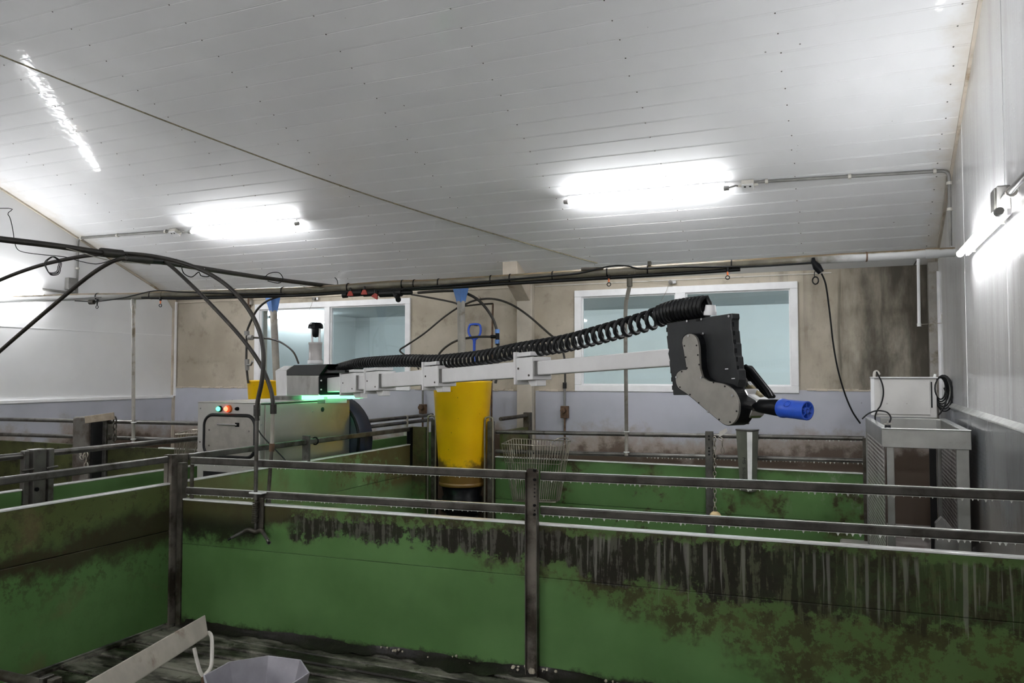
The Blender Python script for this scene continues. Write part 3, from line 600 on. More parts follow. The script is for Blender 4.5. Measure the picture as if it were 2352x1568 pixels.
hm = MB(); N_, K_ = 90, 7; P = []       # dark muck heaped against the foot of the fence
for i in range(N_ + 1):
    t = .02 + .96 * i / N_; c = A0.lerp(A1, t)
    for k in range(K_ + 1):
        u = k / K_; wdt = (.05 + .09 * i / N_) * (1 + .5 * math.sin(i * .37) + .3 * math.sin(i * 1.7)); hgt = (.018 + .022 * abs(math.sin(i * .21 + 1)) + .012 * random.random()) * (1 - u) ** 1.4
        P.append(c + nn * (.022 + u * max(wdt, .03)) + V((0, 0, hgt + .003)))
hm.add(P, [(i * (K_ + 1) + k, (i + 1) * (K_ + 1) + k, (i + 1) * (K_ + 1) + k + 1, i * (K_ + 1) + k + 1) for i in range(N_) for k in range(K_)], True)
o = stuff(sub(floor, 'muck', plain('wet_dark_muck', (.010, .008, .006), .35, var=.4, sc=12, bump=.6), hm)); o['label'] = 'wet dark muck along the foot of the near fence'
o = stuff(fb.build('foam_residue', M['foam'])); tag(o, 'off-white suds and lumps along the foot of the near fence', 'foam')

# --- long side fence on the left, running into depth
SX = -4.40
def sidez(x, y): return ox(x, y, SX)
side = thing('pen_fence', (SX, 1.8, 0), 'long green pen fence running into depth on the left, single rail above', 'fence')
ux = V((1, 0, 0)); uy = V((0, 1, 0)); uz = V((0, 0, 1))
for (ya, yb) in ((1.4, 4.16), (4.30, 7.48)):
    for k, (z0, z1) in enumerate(((.015, .65), (.65, .970))): plank_seg(side, (SX, ya), (SX, yb), z0, z1, M['green_side' if ya < 2 else 'green_sidefar'], gap=.003)
    cap_shine_seg(side, (SX, ya), (SX, yb), .975)
rail(side, (SX, 1.4, 1.135), (SX, 4.14, 1.145)); rail(side, (SX, 4.32, 1.145), (SX, 7.48, 1.14))
cp = MB(); cp.box(SX - .045, SX - .008, 4.15, 4.19, 0, 1.175); M['soil'] = bpy.data.materials['soiled_post_steel']; sub(side, 'post', M['soil'], cp, .004)
cp = MB(); cp.box(SX + .004, SX + .034, 4.145, 4.20, 0, 1.178); sub(side, 'post', M['soil'], cp, .004)
cp = MB(); cp.box(SX - .03, SX + .03, 4.25, 4.30, 0, 1.17); sub(side, 'post', M['steel_dk'], cp, .004)
cp = MB(); cp.box(SX - .035, SX + .035, 5.66, 5.69, .9, 1.20); o = sub(side, 'rail_bracket', M['steel'], cp, .004)
sub(side, 'cable_tie', M['black'], MB().ring((SX, 5.80, 1.142), (0, 1, 0), .032, .006, 16, 6))
sub(side, 'post', M['green_side'], MB().box(SX - .02, SX + .19, 7.46, 7.51, 0, 1.165), .004, 'green end board beside the yellow feeder')
sub(side, 'post', M['black'], MB().box(SX - .02, SX + .03, 7.42, 7.46, .7, 1.16), .003)

# --- far cross fence on the right
RY = 7.55
rf_ = thing('pen_fence', (-3.4, RY, 0), 'far green cross fence between yellow feeder and steel crate, double rails', 'fence')
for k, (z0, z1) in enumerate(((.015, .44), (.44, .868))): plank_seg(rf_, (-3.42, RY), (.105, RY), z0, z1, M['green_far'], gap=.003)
cap_shine_seg(rf_, (-3.42, RY), (.105, RY), .874)
for z0, z1 in ((1.132, 1.178), (.930, .984)):
    a, b = V((-3.42, RY, z0)), V((.11, RY, z1)); o = sub(rf_, 'rail', M['steel'], MB().cyl(a, b, .021, n=14))
    mb = MB(); drops(a.lerp(b, .45), b, .018, mb, sz=.9); stuff(sub(o, 'water_drops', M['water'], mb))
q = oy(1629, 1000, RY - .045)
sub(rf_, 'post', M['steel'], MB().box(q.x - .036, q.x + .036, RY - .06, RY - .02, 0, oy(1629, 990, RY - .04).z), .006)
for z_ in (1.16, 1.13, 1.05, 1.02, .99): sub(rf_, 'hole', M['slot'], MB().cyl((q.x, RY - .06, z_), (q.x, RY - .063, z_), .010, n=8))
sub(rf_, 'post', M['steel_dk'], MB().box(.095, .135, RY - .05, RY, 0, 1.185), .004)
# hollow steel box bolted on that fence, with its maker's lettering
bx = thing('steel_hopper', oy(1715, 1130, RY - .12), 'tall grey steel box hung on the far fence, dark lettering down its face', 'hopper')
a = oy(1690, 1000, RY - .10); b = oy(1741, 1000, RY - .10); zb = oy(1715, 1128, RY - .1).z; zt_ = oy(1715, 989, RY - .1).z
xm = a.x + (b.x - a.x) * .56
def taper(mb, poly, z0, z1, k):   # vertical prism narrowing downwards about its centre line
    cx = sum(p[0] for p in poly) / len(poly); n = len(poly)
    P = [V((cx + (p[0] - cx) * k, p[1] if p[1] > RY - .05 else RY - .05 + (p[1] - RY + .05) * k, z0)) for p in poly] + [V((p[0], p[1], z1)) for p in poly]
    mb.add(P, [tuple(range(n - 1, -1, -1)), tuple(range(n, 2 * n))] + [(i, (i + 1) % n, n + (i + 1) % n, n + i) for i in range(n)])
mb = MB(); taper(mb, [(a.x, RY - .085), (xm, RY - .175), (xm + .045, RY - .175), (b.x, RY - .09), (b.x, RY - .03), (a.x, RY - .03)], zb, zt_, .72)
hb = sub(bx, 'shell', plain('grey_green_steel_box', (0.20, 0.205, 0.175), 0.35, 0.5, sc=5, dirt=(.12, .11, .085)), mb, .004)
sub(bx, 'pale_edge', M['cap'], MB().hexa([(xm - .0, RY - .178, zb + .02), (xm + .035, RY - .178, zb + .02), (xm + .035, RY - .165, zb + .02), (xm, RY - .165, zb + .02), (xm - .002, RY - .180, zt_ - .005), (xm + .046, RY - .180, zt_ - .005), (xm + .046, RY - .165, zt_ - .005), (xm - .002, RY - .165, zt_ - .005)]), .002)  # near-white strip over the front edge of the box
sub(bx, 'top_rim', M['steel'], MB().prism([V((a.x - .004, RY - .09, zt_)), V((xm, RY - .182, zt_)), V((xm + .047, RY - .182, zt_)), V((b.x + .004, RY - .09, zt_)), V((b.x + .004, RY - .02, zt_)), V((a.x - .004, RY - .02, zt_))], V((0, 0, .012))), .002)
def lettering(parent, text, size, org, right, up, mat, name='lettering'):
    c = bpy.data.curves.new('t', 'FONT'); c.body = text; c.size = size; c.extrude = .0006; o = bpy.data.objects.new('t', c); COL.objects.link(o)
    dg = bpy.context.evaluated_depsgraph_get(); me = bpy.data.meshes.new_from_object(o.evaluated_get(dg)); bpy.data.objects.remove(o)
    n = right.cross(up).normalized(); mt = Matrix((right, up, n)).transposed().to_4x4()
    lo = V((0, 0, 0)); q = parent
    while q is not None: lo += q.location; q = q.parent
    mt.translation = V(org) - lo; me.transform(mt); me.materials.clear(); me.materials.append(mat)
    t = bpy.data.objects.new(name, me); COL.objects.link(t); t.parent = parent; return t
fd = V((xm - a.x, -.09, 0)).normalized(); fn = V((fd.y, -fd.x, 0))     # front-left face of the box
lo_ = V((a.x + (xm - a.x) * .62, RY - .085 - .09 * .62, 0)) + fn * .006
lettering(bx, 'MS', .052, lo_ + V((0, 0, oy(1710, 1048, RY - .1).z)), V((0, 0, -1)), fd, M['ink'])
lettering(bx, 'Schippers', .042, lo_ + V((0, 0, oy(1710, 1071, RY - .1).z)), V((0, 0, -1)), fd, M['ink'])
# play chain with a ball
def chain(pts, link=.030, r=.0032, mb=None):
    mb = mb or MB(); pts = [V(p) for p in pts]; k = 0
    for a_, b_ in zip(pts[:-1], pts[1:]):
        L = (b_ - a_).length; n = max(1, int(L / (link * .78))); d_ = (b_ - a_).normalized(); u, w_, _ = basis(d_)
        for i in range(n):
            c = a_ + d_ * (L * (i + .5) / n); s_ = u if k % 2 else w_; k += 1
            mb.tube([c + d_ * (link / 2 * math.cos(t)) + s_ * (link * .26 * math.sin(t)) for t in [2 * math.pi * j / 10 for j in range(10)]], r, 5, closed=True)
    return mb
ch = thing('play_chain', oy(1642, 1180, RY - .12), 'hanging chain with a cream ball on the far fence', 'chain')
p0, p1 = oy(1641, 1003, RY - .06), oy(1642, 1174, RY - .10); sub(ch, 'links', M['wire'], chain([p0, p1], .05, .005))
c = oy(1643, 1187, RY - .10); bl = sub(ch, 'ball', M['cream'], MB().lathe([(.0001, .055)] + [(.055 * math.sin(a_), .055 * math.cos(a_)) for a_ in [math.pi * i / 10 for i in range(1, 10)]] + [(.0001, -.055)], c, 18))
sub(bl, 'eye', M['steel_dk'], MB().cyl(c + V((0, 0, .048)), c + V((0, 0, .068)), .016, .010, 10))
sc_ = thing('hook_chain', oy(1660, 1048, RY - .05), 'short chain with a pale plastic tag between post and steel box', 'chain')
sub(sc_, 'links', M['wire'], chain([oy(1652, 1005, RY - .04), oy(1659, 1010, RY - .05), oy(1660, 1042, RY - .05)], .055, .005))
sub(sc_, 'tag_plate', M['offwhite'], MB().prism([oy(1651, 1003, RY - .05), oy(1652, 991, RY - .05), oy(1668, 983, RY - .05), oy(1671, 990, RY - .05), oy(1660, 999, RY - .05)], V((0, .006, 0))))

# --- passage fences behind the feeder
fq = thing('pen_fence', (-3.38, 7.6, 0), 'short olive pen fence behind the yellow feeder ending at the pilaster', 'fence')
for z0, z1 in ((.02, .58), (.58, 1.14)): plank_seg(fq, (-3.38, 7.60), (-3.38, 8.36), z0, z1, M['green_dark' if z0 < .3 else 'green_side'], gap=.003)
sub(fq, 'rail', M['steel_dk'], MB().cyl((-3.38, 7.58, 1.265), (-3.38, 8.38, 1.265), .021))
sub(fq, 'post', M['steel_dk'], MB().box(-3.42, -3.34, 8.30, 8.38, 0, 1.30), .006)
fp = thing('pen_fence', (-4.64, 6.9, 0), 'green passage fence with two rails just right of the robot', 'fence')
for z0, z1 in ((.02, .52), (.52, 1.04)): plank_seg(fp, (-4.64, 6.95), (-4.64, 8.38), z0, z1, M['green_clean'], gap=.003)
for z_ in (1.245, 1.185): sub(fp, 'rail', M['steel'], MB().cyl((-4.64, 6.92, z_), (-4.64, 8.38, z_), .02))
sub(fp, 'post', M['black'], MB().box(-4.66, -4.60, 6.88, 6.93, 0, 1.20), .004); sub(fp, 'post', M['offwhite'], MB().box(-4.66, -4.62, 7.75, 7.79, 0, 1.27), .004)

# --- left pen: alley fence with gate posts, and the cross fence towards the left wall
AX = -5.52
al = thing('pen_fence', (AX, 1.8, 0), 'green alley fence left of the robot with paired gate posts', 'fence')
for (ya, yb) in ((1.2, 3.86), (4.10, 6.0)):
    for z0, z1 in ((.015, .46), (.46, .90)): plank_seg(al, (AX, ya), (AX, yb), z0, z1, M['green_clean'], gap=.003)
    cap_shine_seg(al, (AX, ya), (AX, yb), .905)
for (ya, yb) in ((1.2, 3.87), (4.09, 5.93)): sub(al, 'rail', M['steel'], MB().cyl((AX, ya, 1.150), (AX, yb, 1.150), .024))
sub(al, 'post', M['steel'], MB().box(AX - .02, AX + .03, 3.865, 3.905, 0, 1.185), .006)
g = sub(al, 'gate_post', M['steel'], MB().box(AX - .045, AX + .045, 3.925, 4.025, 0, 1.19), .006); sub(g, 'bolt', M['black'], MB().cyl((AX + .045, 3.95, .90), (AX + .055, 3.95, .90), .016, n=8))
sub(al, 'post', M['steel'], MB().box(AX - .02, AX + .03, 4.055, 4.10, 0, 1.185), .006)
for yy in (3.885, 4.075): sub(al, 'latch_pin', M['steel'], MB().tube([V((AX + .045, yy - .05, 1.045)), V((AX + .045, yy + .03, 1.05)), V((AX + .045, yy + .04, 1.05))], .008, 8)); 
LY = 5.97
lf = thing('pen_fence', (XL + .1, LY, 0), 'stained cross fence in the left pen, planks darkened for shade, double pipe rails', 'fence')
pa_, pb_ = oy(178, 960, LY - .1).x - .004, oy(216, 960, LY - .1).x + .004
for z0, z1 in ((.015, .5), (.5, .985)):
    for xa_, xb_ in ((XL + .03, pa_), (pb_ + .034, -5.58)): plank_seg(lf, (xa_, LY), (xb_, LY), z0, z1, M['green_dark'], gap=.003)
cap_shine_seg(lf, (-6.45, LY), (-5.58, LY), .990)
for z0, z1 in ((1.222, 1.252), (1.052, 1.085)):
    zq = lambda x: z0 + (z1 - z0) * (x - XL) / (-5.58 - XL)
    for xa_, xb_ in ((XL + .03, pa_), (pb_ + .034, -5.58)): sub(lf, 'rail', M['steel'], MB().cyl((xa_, LY, zq(xa_)), (xb_, LY, zq(xb_)), .021))
q = oy(250, 970, LY); sub(lf, 'post', M['steel'], MB().box(q.x - .035, q.x + .02, LY - .05, LY - .02, .6, 1.30), .006)
for z_ in (1.243, 1.075): sub(lf, 'clamp', M['steel_dk'], MB().cyl((q.x - .03, LY, z_), (q.x + .03, LY, z_), .033, n=12))
a, b = oy(178, 960, LY - .1), oy(216, 960, LY - .1)
cpst = thing('concrete_post', (a.x + .1, LY - .1, 0), 'thick grimy concrete post in the left pen fence', 'post')
sub(cpst, 'shaft', M['post_conc'], MB().box(a.x, b.x, LY - .16, LY + .16, 0, oy(196, 957, LY - .1).z), .02)
sub(cpst, 'end_strip', M['slot'], MB().box(b.x + .002, b.x + .035, LY - .14, LY - .02, .6, 1.24), .004)
o = MB().bar(oy(196, 964, LY - .19), oy(262, 955, LY - .12), .02, .075).build('wooden_board', M['wood'], None, .004); tag(o, 'short weathered board nailed across the grimy concrete post', 'board')
o = MB().box(*sorted((oy(223, 980, LY + .1).x, oy(245, 980, LY + .1).x)), LY + .06, LY + .16, .9, 1.19).build('feed_box', M['offwhite'], None, .006); tag(o, 'small grey box behind the rails beside the concrete post', 'box')
o = chain([oy(264, 958, LY - .06), oy(263, 1012, LY - .06)], .075, .008).build('fence_chain', M['steel_dk']); tag(o, 'rusty chain hanging on the rail right of the concrete post', 'chain')
o = chain([oy(183, 1035, LY - .2), oy(190, 1056, LY - .25), oy(197, 1038, LY - .2), oy(198, 1075, LY - .25)], .07, .006).build('fence_chain', M['wire']); tag(o, 'thin chain looped low on the dark left fence', 'chain')

# --- wire baskets
def basket(name, tl, tr_, bl_, br_, Y0, Y1, nw, label):
    """tl.. are (x,z) of the front face; Y0 front, Y1 back at the top"""
    r = thing(name, (bl_[0], Y0, bl_[1]), label, 'basket'); m1 = MB(); m2 = MB(); yb = Y1 - (Y1 - Y0) * .35
    F = lambda t: (V((tl[0] + (tr_[0] - tl[0]) * t, Y0, tl[1] + (tr_[1] - tl[1]) * t)), V((bl_[0] + (br_[0] - bl_[0]) * t, yb - .12, bl_[1] + (br_[1] - bl_[1]) * t)))
    G = lambda t: (V((tl[0] + (tr_[0] - tl[0]) * t, Y1, tl[1] + .03 + (tr_[1] - tl[1]) * t)), V((bl_[0] + (br_[0] - bl_[0]) * t, yb, bl_[1] + (br_[1] - bl_[1]) * t)))
    for i in range(nw):
        t = i / (nw - 1)
        for Q in (F, G): p, q = Q(t); m1.cyl(p, q, .0035, n=5)
        p, q = F(t)[1], G(t)[1]; m1.cyl(p, q, .0035, n=5)
    for t in (0, 1):
        for k in range(1, 5):
            s_ = k / 5; m1.cyl(F(t)[0].lerp(G(t)[0], s_), F(t)[1].lerp(G(t)[1], s_), .0035, n=5)
    for z_ in (0, .32): m2.tube([F(0)[0].lerp(F(0)[1], z_), F(1)[0].lerp(F(1)[1], z_), G(1)[0].lerp(G(1)[1], z_), G(0)[0].lerp(G(0)[1], z_)], .0055 if z_ == 0 else .003, 6, closed=True)
    m2.tube([F(0)[1], F(1)[1], G(1)[1], G(0)[1]], .006, 6, closed=True)
    sub(r, 'wires', M['wire'], m1); sub(r, 'rim', M['wire'], m2)
    return r
a, b, c, d_ = oy(1152, 1019, 7.22), oy(1288, 1025, 7.22), oy(1186, 1148, 7.38), oy(1283, 1150, 7.38)
bk = basket('wire_basket', (a.x, a.z), (b.x, b.z), (c.x, c.z), (d_.x, d_.z), 7.22, 7.52, 22, 'wire hay basket hung on the far fence right of the yellow feeder')
sub(bk, 'hook', M['wire'], MB().tube(spline([oy(1272, 1012, 7.5), oy(1285, 1006, 7.55), oy(1303, 1006, 7.56), oy(1307, 1020, 7.54), oy(1303, 1040, 7.52)], 5), .008, 6))
a, b, c, d_ = oy(403, 997, 5.75), oy(462, 994, 5.75), oy(420, 1045, 5.86), oy(458, 1045, 5.86)
basket('wire_basket', (a.x, a.z), (b.x, b.z), (c.x, c.z), (d_.x, d_.z), 5.75, 5.94, 16, 'wire basket partly hidden behind the left edge of the robot')

# ================================================================== FEEDERS
def feeder(cx, cy, label, frame=True):
    r = thing('feed_dispenser', (cx, cy, 0), label, 'feeder'); n = 40
    hop = MB().lathe([(.235, .575), (.240, .60), (.312, 1.64), (.318, 1.65), (.318, 1.662), (.304, 1.662), (.300, 1.64), (.228, .60)], (cx, cy, 0), n)
    h = sub(r, 'hopper', M['yellow'], hop)
    sub(h, 'foot_ring', M['yellow'], MB().lathe([(.236, .565), (.247, .57), (.247, .60), (.240, .605)], (cx, cy, 0), n))
    sub(r, 'dosing_cone', M['black'], MB().lathe([(.0001, .575), (.22, .572), (.195, .46), (.215, .44), (.222, .30), (.17, .28), (.0001, .28)], (cx, cy, 0), 28))
    sub(r, 'shaft', M['black'], MB().lathe([(.17, .28), (.16, .16), (.0001, .15)], (cx, cy, 0), 20))
    sub(r, 'pan', M['stainless'], MB().lathe([(.0001, .06), (.24, .05), (.33, .17), (.335, .17), (.25, .03), (.0001, .03)], (cx, cy, 0), 28))
    if frame:
        for s_ in (-1, 1):
            x = cx + s_ * .335
            sub(r, 'frame_post', M['steel_dk'], MB().box(x - .03, x + .03, cy - .03, cy + .03, 0, 1.245), .006)
            sub(r, 'guard_tube', M['wire'], MB().tube(spline([V((x - s_ * .045, cy - .06, 0)), V((x - s_ * .045, cy - .06, .7)), V((x - s_ * .045, cy - .06, 1.22)), V((x - s_ * .02, cy - .06, 1.285)), V((x + s_ * .03, cy - .06, 1.285)), V((x + s_ * .05, cy - .06, 1.22)), V((x + s_ * .05, cy - .06, .7)), V((x + s_ * .05, cy - .06, 0))], 5), .011, 8))
            sub(r, 'cross_lug', M['black'], MB().box(min(x, cx + s_ * .22), max(x, cx + s_ * .22), cy - .02, cy + .02, .36, .40), .004)
    return r
f1 = V(((oy(995, 878, 7.5).x + oy(1132, 878, 7.5).x) / 2, 7.5, 0))
feeder(f1.x, f1.y, 'yellow hopper feed dispenser standing in the far fence line')
f2 = V((oy(631, 878, 7.5).x, 7.5, 0)); feeder(f2.x, f2.y, 'yellow hopper feed dispenser mostly hidden behind the robot', False)

# ================================================================== OVERHEAD FEED PIPE
PL = [(-30, 689.5), (0, 688), (178, 682), (306, 680), (400, 676), (706, 666), (900, 653), (1000, 650), (1219, 636), (1500, 618), (1850, 597), (2183, 579), (2260, 575)]
Q0, Q1 = V((XL, 5.85, 0)), V((XR, 7.10, 0)); qd = (Q1 - Q0).normalized(); qn = V((qd.y, -qd.x, 0))
def opipe(x, y, o=0.0): return op(x, y, Q0 + qn * o, qn)
ppts = spline([opipe(*p) for p in PL], 4); ppts[0].x = max(ppts[0].x, XL + .002)
ppts = [p for p in ppts if XL < p.x < XR - .02]; e_ = ppts[-1] - ppts[-4]; ppts.append(ppts[-1] + e_ * ((XR - .002 - ppts[-1].x) / e_.x))
fpipe = thing('feed_pipe', ppts[len(ppts) // 2], 'long dusty overhead feed pipe slung across the barn below the ceiling', 'pipe')
sub(fpipe, 'pipe', M['feedpipe'], MB().tube(ppts, .038, 16))
def along(x):
    ys = PL; 
    for (a, b) in zip(ys[:-1], ys[1:]):
        if a[0] <= x <= b[0]: t = (x - a[0]) / (b[0] - a[0]); return opipe(x, a[1] + (b[1] - a[1]) * t)
def collar(x, r0, l, mat, name):
    c = along(x); return sub(fpipe, name, M[mat], MB().cyl(c - qd * l / 2, c + qd * l / 2, r0, n=16))
for x in (362, 1446, 2140): collar(x, .043, .14 if x < 1000 else .10, 'feedpipe', 'coupling')
for x in (225, 348, 540, 650, 800, 925, 952, 1008, 1128, 1172, 1270, 1395, 1488, 1680): collar(x, .043, .010, 'black', 'cable_tie')
for x in (1990, 2150): collar(x, .0415, .012, 'rust', 'cable_tie')
c = along(1362); sub(fpipe, 'hanger', M['steel_dk'], MB().obox(c + V((0, 0, .035)), qd, qn, uz, .10, .05, .012), .004)
c = along(1492); sub(fpipe, 'hanger', M['steel_dk'], MB().obox(c + V((0, 0, .05)), qd, qn, uz, .015, .03, .02), .004)
for x, zt_ in ((1192, 0), (400, 0)): pass
def hose(name, pts, r, mat, label, cat='hose', n=8, smooth=6):
    o = MB().tube(spline(pts, smooth), r, n).build(name, M[mat]); tag(o, label, cat); return o
# cables strapped along it
def lay(xs, dy, o): return [opipe(x, along(x)[2] * 0 + 0, o) for x in xs]
def strapped(seq, o): 
    out = []
    for x, dy in seq:
        t = along(x); out.append(t + qn * o + V((0, 0, -dy)))
    return out
hose('hose_line', strapped([(330, .02), (420, .045), (560, .050), (700, .052), (800, .050), (935, .055), (1050, .052), (1150, .05), (1300, .052), (1445, .054), (1600, .054), (1700, .050)], .022), .016, 'rubber', 'black hose strapped under the overhead feed pipe')
hose('cable', strapped([(180, .045), (228, .055), (290, .02), (360, -.04), (420, -.02), (480, .0), (560, .02), (660, .035)], .045), .006, 'rubber', 'thin black cable wandering over the left part of the feed pipe', 'cable')
hose('cable', strapped([(930, .05), (1050, .03), (1140, .02), (1240, .01), (1330, .0), (1400, -.045), (1440, -.04), (1475, -.005), (1560, .0), (1650, .02), (1750, .035), (1870, .03)], .045), .008, 'rubber', 'thin black cable along the front of the feed pipe towards the plug', 'cable')
hose('cable', strapped([(0, .05), (80, .035), (178, .02), (240, .01)], .045), .005, 'conduit', 'thin grey cable along the feed pipe beside the left wall lamp', 'cable')
# valves and T pieces at the middle
vl = thing('valve_cluster', along(860) - V((0, 0, .06)), 'black valve cluster with red levers under the feed pipe', 'valve')
vb = MB()
for x0, x1, r0, dy in ((790, 800, .030, .075), (805, 835, .036, .062), (838, 872, .030, .075), (875, 925, .036, .085), (925, 948, .022, .085)):
    a, b = along(x0) + qn * .02, along(x1) + qn * .02; vb.cyl(a - V((0, 0, dy)), b - V((0, 0, dy)), r0, n=12)
sub(vl, 'body', M['rubber'], vb)
sub(vl, 'elbow', M['rubber'], MB().tube(spline([along(908) + qn * .03 - V((0, 0, .08)), along(918) + qn * .05 - V((0, 0, .13)), along(925) + qn * .10 - V((0, 0, .16))], 4), .026, 10))
for (x, y, w_, tl) in ((806, 677, .06, 0), (838, 674, .065, .0), (862, 682, .065, -.5)):
    c = opipe(x, y, .04); u = (qd * math.cos(tl) + uz * math.sin(tl)); v_ = u.cross(qn) * -1
    if v_.z < 0: v_ = -v_
    sub(vl, 'lever', M['red'], MB().prism([c + u * (w_ * .5) - v_ * .012, c - u * (w_ * .5) - v_ * .012, c - u * (w_ * .5) - v_ * .0, c - u * .014 + v_ * .035, c + u * .014 + v_ * .035, c + u * (w_ * .5)], qn * .02), .002)
    sub(vl, 'stem', M['rubber'], MB().cyl(c + qn * .01, c + qn * .01 + V((0, 0, .07)), .010, n=8))
# blue funnels with drop pipes into the feeders
def dropline(t_px, b_px, Y, label, px_pipe):
    topc = oy(t_px[0], t_px[1], Y); base = oy(b_px[0], b_px[1], Y + .05); d_ = base - topc; zt_ = topc.z
    at_ = lambda z: topc + d_ * ((z - topc.z) / d_.z)
    r = thing('drop_pipe', base, label, 'drop pipe')
    L0 = at_(zt_ - .23); ax = (topc - L0).normalized()
    sub(r, 'funnel', M['funnel'], MB().lathe([(.046, 0), (.052, .02), (.095, .19), (.102, .20), (.102, .225), (.093, .225), (.088, .19), (.042, .02)], L0, 4, ax, smooth=False, phase=math.pi / 4 + .35), .006)
    sub(r, 'pipe', M['pvc'], MB().cyl(at_(zt_ - .215), base, .041, n=18))
    sub(r, 'outlet_chute', M['pvc'], MB().cyl(along(px_pipe), topc + V((0, 0, -.03)), .028, n=12))
    return r
dropline((1058, 644), (1062, 882), 7.35, 'blue funnel and grey drop pipe over the foreground yellow feeder', 1052)
dropline((626, 671), (636, 880), 7.35, 'blue funnel and grey drop pipe left of the robot turret', 622)
# hanging poles tied to pipe and fence
def pole(pts, label, ties):
    r = thing('support_pole', pts[-1], label, 'pole'); sub(r, 'tube', M['pvc'], MB().tube(spline(pts, 5), .018, 10))
    c = V(pts[0]); sub(r, 'clamp', M['feedpipe'], MB().cyl(c + V((0, 0, .03)), c - V((0, 0, .10)), .026, n=12))
    for t in ties: sub(r, 'tie', M['cap'], MB().ring(t, (0, 0, 1), .024, .006, 14, 6))
a = along(1446); pp = [(1446, 632), (1446, 655), (1441, 680), (1437, 708), (1437, 800), (1438, 900), (1439, 993), (1439, 1046)]
pole([oy(x, y, a.y + (RY - .045 - a.y) * min(1, (y - 632) / 361)) for x, y in pp], 'slim grey pole from the feed pipe down to the far fence, before the right window', [oy(1439, 991, RY - .045), oy(1439, 1038, RY - .045)])
a = along(307); b = V((oy(307, 1000, LY - .04).x, LY - .042, .98))
pole([a - V((0, 0, .035)), a.lerp(b, .35), a.lerp(b, .7), b], 'slim grey pole from the feed pipe down to the left pen fence', [b + V((0, 0, .26)), b + V((0, 0, .09))])
# little hooks under the pipe
def hook(x, lab, big):
    c = along(x) - V((0, 0, .03)) + qn * .04; r = thing('hanging_hook', c - V((0, 0, .1)), lab, 'hook')
    sub(r, 'band', M['black'], MB().cyl(c + V((0, 0, .0)), c - V((0, 0, .035)), .012, n=8)); 
    sub(r, 'spring', M['orange' if not big else 'black'], MB().cyl(c - V((0, 0, .035)), c - V((0, 0, .065)), .007, n=8))
    sub(r, 'eye', M['black'], MB().ring(c - V((0, 0, .085)), qn, .016, .004, 12, 5))
    if big: sub(r, 'clamp', M['steel_dk'], MB().cyl(c - qd * .10 - V((0, 0, .03)), c - qd * .04 - V((0, 0, .03)), .026, n=10))
hook(230, 'dark clamp and hook under the left end of the feed pipe', True); hook(375, 'small hook under the feed pipe near the left wall corner', False)
hook(1400, 'small orange sprung hook under the feed pipe left of the right window', False); hook(1671, 'small orange sprung hook under the feed pipe before the right window', False)
# plug and lead on the right
c = along(1874) + qn * .05
pg = thing('plug_connector', c - V((0, 0, .12)), 'black plug connector hanging from the feed pipe on the right', 'plug'); p = [opipe(1868, 600, .05), opipe(1876, 612, .05), opipe(1886, 626, .05)]
sub(pg, 'boot', M['black'], MB().tube([p[0] + V((0, 0, .03)), p[0], p[1], p[2]], lambda i: (.012, .018, .034, .026)[i], 12))
sub(pg, 'cap', M['rubber'], MB().ring(opipe(1873, 644, .05), ray(1873, 644) + V((.9, 0, 0)), .030, .006, 18, 6)); sub(pg, 'cap_strap', M['rubber'], MB().tube(spline([opipe(1878, 616, .05), opipe(1871, 625, .05), opipe(1871, 636, .05)], 4), .004, 6))
ly = lambda x, y, t: op(x, y, Q0 + qn * .05 + V((0, .45 * t, 0)), qn)
hose('lead_cable', [ly(1887, 628, 0), ly(1897, 655, .1), ly(1906, 720, .3), ly(1914, 790, .5), ly(1925, 850, .7), ly(1941, 905, .85), ly(1958, 945, .95), ly(1976, 972, 1)], .007, 'rubber', 'thin black lead hanging from the plug down to the steel crate', 'cable')

# ================================================================== WATER LINE AND HOSES
WX = -4.78
wp = [ox(x, y, WX) for x, y in ((-60, 541), (0, 549), (140, 566), (270, 586), (400, 606), (560, 631), (700, 650), (800, 661), (880, 668))]
wp = [wp[0] + (wp[0] - wp[1]) * k for k in (14, 8, 3)] + wp
wl_ = thing('water_line', wp[4], 'brown grimy water pipe running into depth above the side fence', 'pipe')
sub(wl_, 'pipe', M['hose'], MB().tube(spline(wp, 4), .020, 10))
a = ox(262, 584, WX); sub(wl_, 'tee', M['hose'], MB().cyl(ox(232, 579, WX), ox(280, 584, WX), .032, n=12)); sub(wl_, 'tee', M['hose'], MB().cyl(ox(285, 592, WX), ox(345, 596, WX), .034, n=12))
sub(wl_, 'tee', M['rubber'], MB().cyl(ox(345, 598, WX), ox(378, 600, WX), .026, n=12))
hy = lambda l, Y: [oy(x, y, Y) for x, y in l]
hose('water_hose', hy([(278, 581), (350, 588), (430, 607), (500, 640), (556, 690), (592, 750), (605, 810), (602, 870), (593, 915), (590, 940)], 4.10), .0145, 'hose', 'dark water hose arching over to the front drinker, right-hand outer one')
hose('water_hose', hy([(350, 598), (380, 602), (430, 645), (500, 715), (560, 782), (600, 840), (622, 895), (628, 935)], 4.42), .0145, 'hose', 'dark water hose dropping diagonally to the rear drinker, inner one')
hose('water_hose', hy([(240, 583), (180, 590), (90, 610), (0, 643), (-70, 680), (-120, 730)], 4.0) + [oy(-140, 800, 4.0), oy(-145, 950, 4.0), oy(-145, 1100, 4.0)], .0145, 'hose', 'dark water hose arching out of the picture on the left, upper one')
hose('water_hose', hy([(290, 592), (255, 602), (200, 637), (100, 720), (0, 806), (-60, 860)], 3.95) + [oy(-95, 905, 3.95), oy(-108, 960, 3.95), oy(-110, 1100, 3.95)], .0145, 'hose', 'dark water hose running straight out of the picture on the left, lower one')
